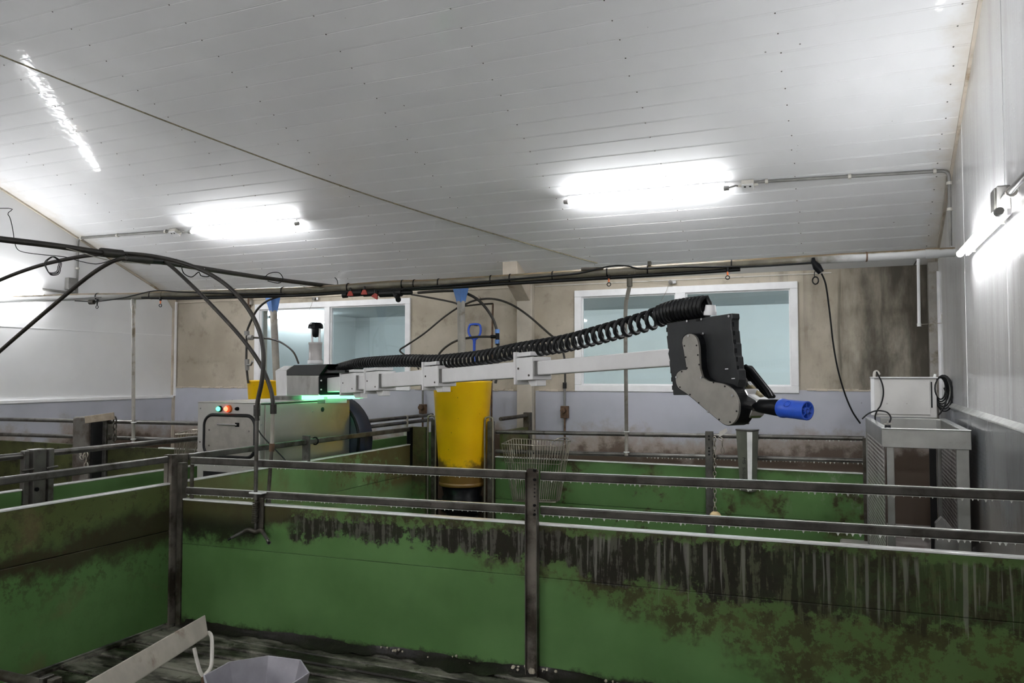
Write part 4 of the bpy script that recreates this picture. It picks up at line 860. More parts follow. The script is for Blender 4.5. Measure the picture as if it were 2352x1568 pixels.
cw = thing('wire_coil', oy(120, 630, 3.75), 'thin black wire with a small coil on the water pipe', 'wire')
sub(cw, 'lead', M['rubber'], MB().tube(spline([V((XL + .01, 3.3, 3.55)), V((-7.2, 3.5, 2.95))] + hy([(-10, 478), (18, 492), (28, 520), (33, 552), (40, 572), (60, 580), (110, 586), (150, 590), (185, 600), (220, 606), (248, 600), (268, 593)], 3.75), 5), .0028, 6))
for k in range(4):
    c = oy(119 + k * 1.5, 608 + k, 3.75 - .006 * k); u = RGT; v_ = UPV
    sub(cw, 'loop', M['rubber'], MB().tube([c + u * ((.048 + .004 * (k % 2)) * math.cos(2 * math.pi * i / 24)) + v_ * ((.056 + .003 * k) * math.sin(2 * math.pi * i / 24)) + FWD * (.008 * math.sin(i)) for i in range(24)], .0028, 5, closed=True))
hose('cable', [ox(x, y, WX + .02) for x, y in ((416, 608), (422, 627), (440, 636), (456, 625), (462, 633), (478, 635), (487, 627))], .004, 'rubber', 'thin cable sagging in two loops under the water pipe', 'cable')
hose('cable', [ox(x, y, WX + .02) for x, y in ((606, 640), (618, 628), (640, 626), (650, 640), (640, 650), (615, 645))], .004, 'rubber', 'thin cable loop on the water pipe above the robot', 'cable')
hose('string', [ox(x, y, WX + .03) for x, y in ((152, 570), (180, 578), (220, 590), (262, 600), (300, 602), (345, 608))], .003, 'cable_pale', 'frayed pale string under the water pipe tee', 'string')
hose('string', [ox(x, y, WX + .05) for x, y in ((690, 655), (710, 662), (735, 664), (752, 661))] , .0035, 'cable_pale', 'frayed pale string where water pipe meets feed pipe', 'string')
hose('cable', [opipe(x, y, .03) for x, y in ((769, 637), (774, 643), (776, 653))], .004, 'rubber', 'short stiff cable end standing up from the feed pipe', 'cable')

# drinkers on the near fence
dy_ = .055
dk = thing('drinker', onf(590, 1150, dy_), 'steel pig drinker with two angled nipples on the near fence', 'drinker')
a, b, c = onf(590, 936, dy_), onf(590, 962, dy_), onf(589, 1150, dy_)
sub(dk, 'coupling', M['hose'], MB().cyl(onf(590, 930, dy_), onf(590, 955, dy_), .022, n=12)); sub(dk, 'coupling', M['hose'], MB().cyl(onf(590, 955, dy_), onf(591, 966, dy_), .016, n=10))
sub(dk, 'riser', M['steel'], MB().cyl(onf(590, 960, dy_), onf(587, 1148, dy_), .0135, n=12))
p0, p1 = onf(588, 1152, dy_), onf(585, 1200, dy_); sub(dk, 'spring', M['steel_dk'], MB().tube([p0.lerp(p1, i / 80) + dn * (.02 * math.cos(i * .9)) + nn * (.02 * math.sin(i * .9)) for i in range(81)], .0035, 5))
sub(dk, 'stem', M['steel'], MB().cyl(onf(588, 1150, dy_), onf(587, 1218, dy_), .010, n=10))
sub(dk, 'back_plate', M['steel_dk'], MB().obox(onf(596, 1180, .03), dn, nn, uz, .036, .008, .11), .004)
sub(dk, 'top_plate', M['cap'], MB().obox(onf(592, 1131, .045), dn, nn, uz, .05, .03, .006), .003)
hd = sub(dk, 'manifold', M['steel_dk'], MB().tube(spline([onf(562, 1220, dy_ + .02), onf(572, 1216, dy_ + .03), onf(588, 1221, dy_ + .02), onf(600, 1217, dy_ + .03), onf(606, 1224, dy_ + .04)], 4), .0145, 10))
sub(dk, 'nipple', M['steel'], MB().cyl(onf(563, 1219, dy_ + .02), onf(530, 1236, dy_ + .10), .012, .011, 10)); sub(dk, 'nipple_pin', M['rubber'], MB().cyl(onf(530, 1236, dy_ + .10), onf(523, 1240, dy_ + .115), .0065, n=8))
sub(dk, 'nipple', M['steel'], MB().cyl(onf(605, 1223, dy_ + .04), onf(616, 1242, dy_ + .14), .012, .011, 10)); q0, q1 = onf(616, 1242, dy_ + .14), onf(617.5, 1246, dy_ + .16); sub(dk, 'nipple_rim', M['chrome'], MB().cyl(q0, q1, .0135, n=12)); sub(dk, 'nipple_pin', M['slot'], MB().cyl(q1, q1 + (q1 - q0) * .1, .009, n=10))
dr2 = thing('drinker', onf(620, 1170, -.06), 'second drinker riser on the far side of the near fence', 'drinker')
sub(dr2, 'coupling', M['hose'], MB().cyl(onf(628, 928, -.07), onf(628, 950, -.07), .022, n=12)); sub(dr2, 'riser', M['cable_pale'], MB().cyl(onf(627, 950, -.07), onf(625, 1022, -.07), .0135, n=10))
sub(dr2, 'joint', M['rust'], MB().cyl(onf(625, 1018, -.07), onf(624, 1036, -.07), .019, n=10)); sub(dr2, 'riser', M['steel_dk'], MB().cyl(onf(624, 1034, -.07), onf(617, 1130, -.07), .0125, n=10)); sub(dr2, 'stem', M['steel_dk'], MB().cyl(onf(617, 1128, -.07), onf(616, 1200, -.07), .018, n=10))
hose('cable', hy([(592, 985), (602, 1000), (620, 1020), (640, 1040), (655, 1057), (662, 1075)], 4.6), .005, 'rubber', 'thin black cable across the robot side behind the drinker', 'cable')

# ================================================================== WASHING ROBOT
RX0, RX1, RY0, RY1, RZ0, RZ1 = -5.24, -4.56, 5.27, 6.55, .16, 1.485
rob = thing('washing_robot', ((RX0 + RX1) / 2, (RY0 + RY1) / 2, 0), 'stainless barn washing robot with long telescopic arm and black spray head', 'robot')
sub(rob, 'body', M['stainless'], MB().box(RX0, RX1, RY0 + .004, RY1, RZ0, RZ1), .008)
fr_ = sub(rob, 'front_panel', plain('satin_front_panel', (.50, .49, .46), .42, .55, var=.06, sc=4), MB().box(RX0 - .002, RX1 + .002, RY0 - .012, RY0 + .004, RZ0 + .02, RZ1 + .004), .004)
def rrect(cx, cz, w_, h_, r, n=6):
    P = []
    for (sx, sz, a0) in ((1, 1, 0), (-1, 1, 90), (-1, -1, 180), (1, -1, 270)):
        for i in range(n + 1):
            a = math.radians(a0 + 90 * i / n); P.append((cx + sx * (w_ - r) + r * math.cos(a), cz + sz * (h_ - r) + r * math.sin(a)))
    return P
a, b = oy(471, 952, RY0 - .012), oy(586, 1052, RY0 - .012); cx, cz, w_, h_ = (a.x + b.x) / 2, (a.z + b.z) / 2, (b.x - a.x) / 2, (a.z - b.z) / 2
sub(fr_, 'door_seal', M['rubber'], MB().tube([V((p[0], RY0 - .014, p[1])) for p in rrect(cx, cz, w_, h_, .09)], .016, 8, closed=True))
dr_ = sub(fr_, 'door', M['plate'], MB().prism([V((p[0], RY0 - .011, p[1])) for p in rrect(cx, cz, w_ - .012, h_ - .012, .08)], V((0, -.010, 0))), .002)
sub(dr_, 'handle', M['chrome'], MB().box(cx - .11, cx + .10, RY0 - .05, RY0 - .022, cz + h_ - .085, cz + h_ - .07), .004)
sub(dr_, 'latch', M['black'], MB().box(cx + .07, cx + .11, RY0 - .03, RY0 - .020, cz + h_ - .095, cz + h_ - .06), .003)
for sx in (-1, 1):
    for sz in (-1, .55): sub(dr_, 'screw', M['chrome'], MB().cyl((cx + sx * (w_ - .06), RY0 - .020, cz + sz * (h_ - .09)), (cx + sx * (w_ - .06), RY0 - .024, cz + sz * (h_ - .09)), .008, n=8))
for x_, mt, r_, nm in ((504, 'btn_green', .022, 'green_button'), (522, 'btn_red', .024, 'red_beacon'), (546, 'black', .017, 'switch_knob')):
    c = oy(x_, 938.5, RY0 - .013)
    o = sub(fr_, nm, M[mt], MB().lathe([(.0001, .030), (r_ * .6, .028), (r_ * .9, .016), (r_, 0)], c, 16, V((0, -1, 0))))
    if nm == 'red_beacon': sub(fr_, 'beacon_collar', M['orange'], MB().cyl(c + V((.022, 0, 0)), c + V((.022, -.016, 0)), .034, .030, 18))
    if nm == 'green_button': sub(fr_, 'button_collar', M['black'], MB().cyl(c + V((.008, 0, 0)), c + V((.008, -.012, 0)), .027, n=16))
a, b = oy(467, 1081, RY0 - .014), oy(560, 1081, RY0 - .014); sub(fr_, 'vent_slot', M['slot'], MB().box(a.x, b.x, RY0 - .016, RY0 - .01, .72, a.z), .0)
for x_, z_ in ((RX0 + .03, 1.44), (RX0 + .03, 1.15), (RX0 + .03, .8)): sub(fr_, 'screw', M['chrome'], MB().cyl((x_, RY0 - .012, z_), (x_, RY0 - .016, z_), .007, n=8))
sd_ = sub(rob, 'side_panel', plain('mirror_stainless', (.58, .56, .52), .30, .88, var=.06, sc=2.5, dirt=(.42, .39, .33), dirt_amt=.5), MB().box(RX1, RX1 + .010, RY0 + .05, RY1 - .01, RZ0 + .05, RZ1 - .006), .003)
c = ox(741, 940, RX1 + .011); sub(sd_, 'keyhole', M['slot'], MB().lathe([(.0001, 0), (.022, 0), (.022, .003), (.0001, .003)], c, 14, ux))
for q in ((600, 975), (718, 945), (802, 945), (802, 1010)): c = ox(*q, RX1 + .010); sub(sd_, 'screw', M['chrome'], MB().cyl(c, c + ux * .004, .007, n=8))
sub(rob, 'top_cover', M['stainless'], MB().box(RX0 - .006, RX1 + .014, RY0 - .012, RY1 + .004, RZ1 + .004, RZ1 + .014), .003)
dmc = V((-4.90, 6.70, 1.08)); dm = sub(rob, 'hose_drum', M['navy'], MB().lathe([(.0001, -.13), (.44, -.13), (.45, -.12), (.45, .10), (.44, .11), (.0001, .11)], dmc, 36, uy)); sub(dm, 'rim', M['black'], MB().ring(dmc - uy * .13, uy, .44, .014, 36, 6)); sub(dm, 'axle_arm', M['steel'], MB().box(-4.93, -4.87, 6.54, 6.60, .5, 1.15))
for sx in (RX0 + .06, RX1 - .06):
    for yy in (RY0 + .2, RY1 - .2):
        wh = sub(rob, 'wheel', M['rubber'], MB().lathe([(.05, -.04), (.11, -.04), (.125, -.028), (.125, .028), (.11, .04), (.05, .04)], (sx, yy, .125), 22, ux)); sub(wh, 'hub', M['steel'], MB().lathe([(.0001, .03), (.05, .03), (.05, -.03), (.0001, -.03)], (sx, yy, .125), 14, ux))
# arm frame
CZ = lambda x, y, z: CAM + ray(x, y) * z
PA, PH = CZ(765, 884, 7.1), CZ(1535, 822, 3.25)
ad = (PH - PA).normalized(); an = V((ad.y, -ad.x, 0)).normalized(); au = ad.cross(an) * -1
if au.z < 0: au = -au
if an.dot(CAM - PA) < 0: an = -an
def onarm(x, y, o=0.0): return op(x, y, PA + an * o, an)
def armbox(mb, s0, s1, w_, h_, dv=0.0, dnv=0.0):
    a, b = PA.lerp(PH, s0), PA.lerp(PH, s1); return mb.obox((a + b) / 2 + au * dv + an * dnv, ad, au, an, (b - a).length / 2, h_ / 2, w_ / 2)
# turret
tz = .13
tq = lambda l, o: [onarm(x, y, o) for x, y in l]
tur = sub(rob, 'turret', M['stainless'], MB().prism(tq([(650, 862), (731, 862), (731, 908), (650, 908)], tz), -an * .40), .006)
sub(tur, 'end_cover', M['alu'], MB().prism(tq([(632, 851), (657, 851), (657, 910), (635, 910)], tz + .008), -an * .42), .006)
sub(tur, 'end_slope', M['alu'], MB().prism(tq([(632, 851), (657, 851), (672, 840), (652, 840)], tz + .008), -an * .40), .004)
sub(tur, 'hood', M['black'], MB().prism(tq([(658, 862), (658, 851), (675, 838), (752, 836), (733, 862)], tz + .004), -an * .36), .004)
sub(tur, 'led_strip', M['led_green'], MB().prism(tq([(638, 908), (737, 907), (737, 917), (638, 918)], tz - .004), -an * .36), label='glowing green light strip')
sub(tur, 'led_strip', M['led_green'], MB().prism(tq([(738, 908), (782, 908), (782, 915), (738, 916)], tz - .05), -an * .20), label='glowing green light strip')
sub(tur, 'slewing_ring', M['steel'], MB().cyl(V((-4.86, 5.98, RZ1 + .012)), V((-4.86, 5.98, RZ1 + .05)), .13, n=32))
fl_ = MB(); hw, hh, cc = .135, .115, .04
fl_.prism([PA + an * a + au * b - ad * .0 for a, b in ((-hw + cc, hh), (hw - cc, hh), (hw, hh - cc), (hw, -hh + cc), (hw - cc, -hh), (-hw + cc, -hh), (-hw, -hh + cc), (-hw, hh - cc))], ad * .03)
flg = sub(rob, 'flange', M['black'], fl_, .003)
for a, b in ((.05, .10), (-.05, .10), (.05, -.10), (-.05, -.10), (.12, .04), (.12, -.04), (-.12, .04), (-.12, -.04)):
    c = PA + an * a + au * b + ad * .03; sub(flg, 'bolt', M['chrome'], MB().cyl(c, c + ad * .008, .008, n=8))
sub(rob, 'flange_block', M['stainless'], MB().obox(PA - ad * .06, ad, au, an, .055, .105, .115), .005)
sub(rob, 'flange_block', M['stainless'], MB().obox(PA - ad * .03 - au * .135, ad, au, an, .12, .03, .10), .004)
# telescopic arm
arm = sub(rob, 'arm_tube', M['alu'], armbox(MB(), .005, .16, .125, .128), .006)
for (s0, s1, w_) in ((.12, .275, .112), (.255, .52, .098), (.49, .78, .084), (.745, 1.012, .068)):
    sub(rob, 'arm_tube', M['alu'], armbox(MB(), s0, s1, w_, w_ * 1.04), .005)
for (s, w_, l) in ((.145, .125, .040), (.265, .112, .030), (.505, .098, .0245), (.765, .084, .018)):
    w2 = w_ + .035
    k = sub(rob, 'slide_collar', M['alu'], armbox(MB(), s - l, s + l, w2, w2), .004)
    sub(k, 'end_plate', M['alu'], armbox(MB(), s - l - .003, s - l + .001, w2 + .02, w2 + .055, .006), .003)
    sub(k, 'wear_block', M['conduit'], armbox(MB(), s + l, s + l + .0025, w2 - .02, w_ - .008, 0, .002), .002)
    sub(k, 'top_cradle', M['alu'], armbox(MB(), s - l - .003, s + l * .7, w2 - .01, .022, w2 / 2 + .018), .003)
    c0, c1 = PA.lerp(PH, s - l * .2), PA.lerp(PH, s + l * .9); g = -au * (w2 / 2)
    sub(k, 'gusset', M['alu'], MB().prism([c0 + g + an * .03, c1 + g + an * .03, c1 + g * 1.55 + an * .03, c0.lerp(c1, .35) + g * 1.55 + an * .03], -an * .06), .003)
    for t in (-.7, .6):
        c = PA.lerp(PH, s + l * t) + an * (w2 / 2) - au * (w2 * .30 * (1 if t > 0 else -.1)); sub(k, 'screw', M['steel_dk'], MB().cyl(c, c + an * .004, .006, n=7))
sub(rob, 'cable_guide', M['black'], MB().prism(tq([(738, 852), (742, 846), (752, 847), (756, 850), (792, 850), (792, 855), (742, 857)], tz - .02), -an * .12), .003)
# spiral hose
cp_ = [(775, 846), (800, 839), (830, 833), (880, 830), (940, 828), (1000, 830), (1060, 826), (1120, 819), (1180, 807), (1225, 800), (1300, 788), (1400, 762), (1490, 736), (1540, 716), (1590, 708), (1626, 704)]
ctr = spline([onarm(x, y, 0) for x, y in cp_], 20); Ls = [0]
for a, b in zip(ctr[:-1], ctr[1:]): Ls.append(Ls[-1] + (b - a).length)
def pt_at(d):
    import bisect
    i = min(max(bisect.bisect_right(Ls, d) - 1, 0), len(ctr) - 2); t = (d - Ls[i]) / max(Ls[i + 1] - Ls[i], 1e-6); return ctr[i].lerp(ctr[i + 1], t), (ctr[i + 1] - ctr[i]).normalized()
tight = Ls[-1] - .27; cpts = []; d_ = 0.0; ph = 0.0
R_ = lambda d: .034 + .004 * min(1, d / 2.0)
while d_ < Ls[-1] - .005:
    p, t = pt_at(d_); v_ = t.cross(an).normalized(); n_ = v_.cross(t).normalized()
    cpts.append(p + (v_ * math.cos(ph) + n_ * math.sin(ph)) * R_(d_))
    pitch = .055 if d_ < tight else .0215
    if d_ < .5: pitch = .034
    ph += 2 * math.pi / 12; d_ += pitch / 12
cpts += [onarm(1630, 698, 0), onarm(1632, 706, 0)]
sub(rob, 'spiral_hose', M['rubber'], MB().tube(cpts, .0095, 7), label='coiled black supply hose')
# sensor mast on the turret
mc = onarm(724, 850, -.10); mz = lambda y: op(724, y, mc, FWD).z
mst = sub(rob, 'filter_canister', plain('frosted_canister', (.52, .50, .49), .25, 0, var=.08), MB().lathe([(.0001, mz(836)), (.072, mz(836)), (.072, mz(826)), (.064, mz(824)), (.064, mz(791)), (.068, mz(790)), (.068, mz(786)), (.0001, mz(786))], (mc.x, mc.y, 0), 28))
sub(mst, 'canister_rim', M['white'], MB().lathe([(.070, mz(836)), (.076, mz(835)), (.076, mz(828)), (.070, mz(827))], (mc.x, mc.y, 0), 28))
for e in (-.034, .040): c = mc + RGT * e; sub(mst, 'mast_rod', M['white'], MB().cyl((c.x, c.y, mz(788)), (c.x, c.y, mz(752)), .012, n=10))
lid = sub(rob, 'lidar_cap', M['black'], MB().lathe([(.0001, mz(740)), (.052, mz(740)), (.070, mz(745)), (.076, mz(750)), (.076, mz(754)), (.0001, mz(754))], (mc.x, mc.y, 0), 12, smooth=False), .003)
sub(lid, 'lidar_eye', M['black'], MB().lathe([(.034, mz(754)), (.034, mz(767)), (.028, mz(773)), (.0001, mz(775))], (mc.x, mc.y, 0), 20))
# spray head
hn = an
hp = lambda l, o: [onarm(x, y, o) for x, y in l]
edge = [(1531, 742)]
for i in range(1, 9): edge += [(1531 + i * 2.0 - (2 if i % 2 else 0), 742 + i * 20.5 - 4), (1531 + i * 2.0 - (2 if i % 2 else 0) + 1, 742 + i * 20.5)]
body = [(1531, 742), (1533, 770), (1530.5, 772), (1534, 800), (1536, 803), (1534, 812), (1539, 832), (1537, 836), (1541, 858), (1544, 880), (1546, 907), (1583, 907), (1640, 940), (1672, 950), (1685, 935), (1697, 872), (1695, 850), (1692, 846), (1690, 820), (1687, 816), (1686, 790), (1684, 786), (1682, 760), (1680, 757), (1680, 735), (1682, 730), (1681, 719)]
head = sub(rob, 'spray_head', plain('black_ribbed_housing', (.012, .013, .014), .42, 0, var=.35, sc=10, bump=.1), MB().prism(hp(body, .035), -an * .040), .003)
boot0 = [(1567, 787), (1569, 776), (1576, 769), (1583, 766.5), (1591, 768), (1598, 774), (1602, 783), (1605, 800), (1613, 866), (1660, 881), (1675, 889), (1687, 902), (1695, 920), (1697, 938), (1694, 955), (1687, 968), (1675, 976), (1664, 974), (1655, 968), (1628, 946), (1582, 907), (1560, 892), (1553, 880), (1552, 866), (1556, 856), (1565, 850), (1576, 849), (1577, 846), (1572, 815)]
boot = spline([V((x, y, 0)) for x, y in boot0 + boot0[:1]], 3)[:-1]
bc = V((1625, 880, 0)); big = [(p.x + (p.x - bc.x) * .02, p.y + (p.y - bc.y) * .015) for p in boot]
sub(head, 'gear_case', M['black'], MB().prism([onarm(x, y, .075) for x, y in big], -an * .075), .003)
pl_ = sub(head, 'cover_plate', M['plate'], MB().prism([onarm(p.x, p.y, .082) for p in boot], -an * .010), .0015, 'boot-shaped brushed steel cover plate')
for (x, y) in ((1583, 771), (1572, 794), (1600, 793), (1575, 820), (1603, 815), (1578, 845), (1606, 837), (1566, 853), (1555, 866), (1612, 867), (1639, 878), (1665, 887), (1562, 889), (1585, 906), (1605, 925), (1628, 945), (1652, 963), (1677, 969), (1692, 944), (1684, 908)):
    br_ = (x, y) in ((1583, 771), (1612, 867), (1555, 866), (1628, 945), (1684, 908)); c = onarm(x, y, .083); sub(pl_, 'bolt' if br_ else 'screw', M['chrome'] if br_ else M['slot'], MB().cyl(c, c + an * (.006 if br_ else .0015), .0045 if br_ else .0032, n=8))
for (x, y) in ((1613, 733), (1617, 766), (1620, 799), (1676, 726), (1580, 737)):
    c = onarm(x, y, .036); sub(head, 'bolt', M['chrome'], MB().cyl(c, c + an * .006, .0048, n=8))
for (x, y) in ((1606, 734), (1610, 767), (1613, 799)): c = onarm(x, y, .036); sub(head, 'groove', M['slot'], MB().obox(c, ad, au, an, .016, .005, .0015))
for k in range(8): c = onarm(1534 + k * 1.9, 757 + k * 19, .03); sub(head, 'rib', M['black'], MB().obox(c, ad, au, an, .006, .009, .004), .001)
for k in range(6): c = onarm(1682 + k * 2.2, 745 + k * 20, .03); sub(head, 'rib', M['black'], MB().obox(c, ad, au, an, .006, .009, .004), .001)
c0, c1 = onarm(1631, 724, .01), onarm(1632, 699, .01); gl_ = sub(head, 'cable_gland', M['white'], MB().cyl(c0, c0.lerp(c1, .35), .026, n=6)); sub(gl_, 'gland_nut', M['white'], MB().cyl(c0.lerp(c1, .35), c0.lerp(c1, .95), .023, .019, 8))
# rear guard and nozzle carrier
gd = hp([(1709, 843), (1716, 838), (1771, 908), (1770, 915), (1750, 914), (1708, 876)], -.16); sub(head, 'rear_guard', M['black'], MB().prism(gd, -an * .03), .006)
sub(head, 'guard_rim', M['black'], MB().tube([onarm(x, y, -.10) for x, y in ((1711, 842), (1724, 852), (1762, 900), (1768, 912))], .012, 8))
sub(head, 'guard_web', M['black'], MB().prism(hp([(1700, 860), (1716, 838), (1760, 898), (1768, 915), (1735, 915), (1700, 890)], -.13), -an * .02), .004)
nb = sub(head, 'nozzle_block', M['chrome'], MB().prism(hp([(1702, 894), (1712, 892), (1718, 905), (1738, 917), (1742, 930), (1738, 938), (1728, 944), (1724, 955), (1716, 962), (1708, 960), (1702, 940)], .02), -an * .07), .006)
sub(nb, 'bottom_fitting', M['steel'], MB().cyl(onarm(1712, 955, -.01), onarm(1713, 974, -.01), .016, .012, 8))
sub(nb, 'swivel', M['chrome'], MB().cyl(onarm(1722, 932, .0), onarm(1748, 930, .0), .020, n=12))
sub(nb, 'supply_pipe', M['steel'], MB().tube(spline([onarm(1697, 862, -.06), onarm(1708, 870, -.06), onarm(1718, 884, -.05), onarm(1724, 892, -.05)], 4), .010, 9)); sub(nb, 'brass_fitting', plain('brass', (.42, .36, .22), .3, 1.0), MB().cyl(onarm(1720, 886, -.05), onarm(1745, 916, -.03), .014, .019, 8)); sub(nb, 'hex_nut', M['chrome'], MB().cyl(onarm(1718, 882, -.05), onarm(1727, 893, -.05), .0165, n=6))
z0, z1, z2 = onarm(1736, 931, .0), onarm(1796, 937, .0), onarm(1855, 943.5, .0); nd = (z2 - z0).normalized()
sub(nb, 'nozzle_barrel', M['black'], MB().lathe([(.0001, 0), (.020, 0), (.0245, .02), (.030, (z1 - z0).length), (.0001, (z1 - z0).length)], z0, 24, nd))
Lb = (z2 - z1).length
nz_ = sub(nb, 'nozzle_tip', M['blue'], MB().lathe([(.031, -.005), (.0335, .0), (.0335, .012), (.0315, .018), (.0325, Lb - .004), (.0325, Lb), (.027, Lb), (.026, Lb - .022), (.0001, Lb - .022)], z1, 30, nd))
sub(nz_, 'hub', M['blue'], MB().lathe([(.005, Lb - .022), (.013, Lb - .022), (.012, Lb - .001), (.006, Lb - .001), (.005, Lb - .022)], z1, 16, nd))
u_, w2_, _ = basis(nd)
for k in range(6):
    a_ = math.pi * k / 3 + .3; e = u_ * math.cos(a_) + w2_ * math.sin(a_); t_ = nd.cross(e); sub(nz_, 'spoke', M['blue'], MB().obox(z1 + nd * (Lb - .011) + e * .019, e, t_, nd, .0075, .0018, .010))
sub(nz_, 'finger_recess', M['blue'], MB().ring(z1 + nd * (Lb * .42) + (an * .75 + au * .6).normalized() * .0315, (an * .75 + au * .6), .012, .0018, 20, 5))
for (x, y) in ((1669, 847), (1684, 869)): c = onarm(x, y, .036); sub(head, 'chip_mark', M['white'], MB().obox(c, ad, au, an, .008, .0015, .0006))

# ================================================================== STEEL CRATE ON THE RIGHT
CX0, CX1, CY0, CY1, CZt = .205, .715, 5.95, 7.42, 1.37
cr = thing('sorting_crate', ((CX0 + CX1) / 2, (CY0 + CY1) / 2, 0), 'grey steel animal crate with perforated sides against the right wall', 'crate')
for x0, x1, y0, y1, mt in ((CX0 + .02, CX0 + .065, CY0, CY0 + .05, 'stainless'), (CX1 - .075, CX1, CY0, CY0 + .05, 'stainless'), (CX0 - .085, CX0 - .045, CY1 - .05, CY1, 'steel'), (CX1 - .06, CX1 - .01, CY1 - .05, CY1, 'steel')):
    sub(cr, 'leg', plain('crate_steel', (.30, .30, .285), .38, .7, var=.15, sc=4, dirt=(.12, .11, .09)) if 'crate_steel' not in M else M['crate_steel'], MB().box(x0, x1, y0, y1, 0, CZt - .005), .004)
M['crate_steel'] = bpy.data.materials['crate_steel']
sub(cr, 'front_beam', M['crate_steel'], MB().box(CX0 - .01, CX1 + .012, CY0 - .012, CY0 - .001, CZt - .125, CZt), .003)
def skew(x0, x1, y0, y1, z0, z1, k=-.085):      # the left side splays outwards towards the rear
    f = lambda y: k * (y - CY0) / (CY1 - CY0)
    return MB().hexa([(x0 + f(y0), y0, z0), (x1 + f(y0), y0, z0), (x1 + f(y1), y1, z0), (x0 + f(y1), y1, z0), (x0 + f(y0), y0, z1), (x1 + f(y0), y0, z1), (x1 + f(y1), y1, z1), (x0 + f(y1), y1, z1)])
sub(cr, 'top_rail', M['cap'], skew(CX0 - .005, CX0 + .04, CY0, CY1, CZt - .006, CZt + .002), .002); sub(cr, 'side_beam', M['crate_steel'], skew(CX0, CX0 + .035, CY0 + .05, CY1 - .05, CZt - .12, CZt - .008), .003)
for x0, x1 in ((CX1 - .035, CX1 + .012),): sub(cr, 'top_rail', M['cap'], MB().box(x0, x1, CY0, CY1, CZt - .006, CZt + .002), .002); sub(cr, 'side_beam', M['crate_steel'], MB().box(x0 + .005, x1 - .005, CY0 + .05, CY1 - .05, CZt - .12, CZt - .008), .003)
sub(cr, 'top_lip', M['cap'], MB().box(CX0 - .01, CX1 + .012, CY0 - .02, CY0 + .02, CZt, CZt + .006), .002)
sub(cr, 'rear_beam', M['crate_steel'], MB().box(CX0 + .03, CX1 - .035, CY1 - .04, CY1 - .01, CZt - .10, CZt), .003)
sub(cr, 'side_panel', M['perf'], skew(CX0 + .008, CX0 + .016, CY0 + .05, CY1 - .05, .12, CZt - .12), .002)
sub(cr, 'side_panel', M['perf'], MB().box(CX1 - .030, CX1 - .022, CY0 + .05, CY1 - .05, .12, CZt - .12), .002)
sub(cr, 'gate_bar', M['slot'], MB().box(CX1 - .12, CX1 - .07, CY1 - .08, CY1 - .05, .1, CZt - .12), .004)
sub(cr, 'edge_strip', M['slot'], MB().box(CX0 + .03, CX0 + .05, CY0 + .052, CY0 + .06, .2, 1.22), .002)
k = oy(2035, 975, CY0 + .01); ck = sub(cr, 'clamp_knob', M['black'], MB().cyl((CX0 + .03, CY0 + .04, CZt), (CX0 + .03, CY0 + .04, CZt + .022), .022, .018, 12)); sub(ck, 'wing_nut', M['chrome'], MB().cyl((CX0 + .03, CY0 + .04, CZt + .022), (CX0 + .03, CY0 + .04, CZt + .055), .006, n=8).box(CX0 + .005, CX0 + .055, CY0 + .036, CY0 + .044, CZt + .026, CZt + .036))
wd = MB()
for x in [CX0 + .06 + i * .05 for i in range(9)]: drops((x, CY1 - .04, CZt - .10), (x + .04, CY1 - .04, CZt - .10), 0, wd, (.02, .04))
stuff(sub(cr, 'water_drops', M['water'], wd))
ga = thing('grey_bracket', (.5, 6.4, .3), 'grey bent sheet guard at the foot of the crate doorway', 'bracket')
p_ = lambda x, y: oy(x, y, 6.35)
sub(ga, 'upright', M['conduit'], MB().prism([p_(2148, 1300), p_(2148, 1200), p_(2162, 1186), p_(2172, 1196), p_(2182, 1300)], V((0, .05, 0))), .006)
sub(ga, 'slope', M['conduit'], MB().prism([p_(2170, 1192), p_(2190, 1215), p_(2232, 1262), p_(2236, 1300), p_(2176, 1300)], V((0, .04, 0))), .006)
# control cabinet on top
a, b = oy(1999, 868, 7.44), oy(2150, 868, 7.44)
cb = thing('control_cabinet', ((a.x + b.x) / 2, 7.5, 1.37), 'white control cabinet standing on the rear of the steel crate', 'cabinet')
pc = plain('pale_cabinet', (.60, .59, .57), .3, .1, var=.06, sc=4)
sub(cb, 'case', pc, MB().box(a.x + .02, b.x, CY1 + .0, CY1 + .28, CZt + .004, a.z), .005); sub(cb, 'door', pc, MB().box(a.x + .03, b.x - .05, CY1 - .014, CY1 - .002, CZt + .03, a.z - .012), .003)
sub(cb, 'lid', M['white'], MB().box(a.x, b.x + .01, CY1 - .03, CY1 + .29, a.z, a.z + .010), .003); sub(cb, 'hinge_post', M['white'], MB().box(a.x, a.x + .03, CY1 - .012, CY1 + .02, CZt + .02, a.z), .003)
sub(cb, 'slot_strip', M['black'], MB().box(b.x - .042, b.x - .032, CY1 - .006, CY1 - .001, CZt + .09, a.z - .03)); 
for t in (.25, .55): sub(cb, 'screw', M['chrome'], MB().cyl((a.x + (b.x - a.x) * t, CY1 - .014, CZt + .12), (a.x + (b.x - a.x) * t, CY1 - .018, CZt + .12), .006, n=8))
sub(cb, 'cable_inlet', M['offwhite'], MB().tube(spline([V((a.x + .03, CY1 + .02, a.z + .01)), V((a.x + .035, CY1 + .02, a.z + .05)), V((a.x + .055, CY1 + .02, a.z + .055)), V((a.x + .07, CY1 + .01, a.z + .03))], 4), .012, 8))
hy2 = lambda l, Y: [oy(x, y, Y) for x, y in l]
hose('cable', hy2([(2013, 853), (2026, 880), (2029, 905), (2023, 930), (2015, 942), (2010, 958), (2013, 975)], 7.36), .006, 'rubber', 'thin black cable hanging down the front of the white cabinet', 'cable')
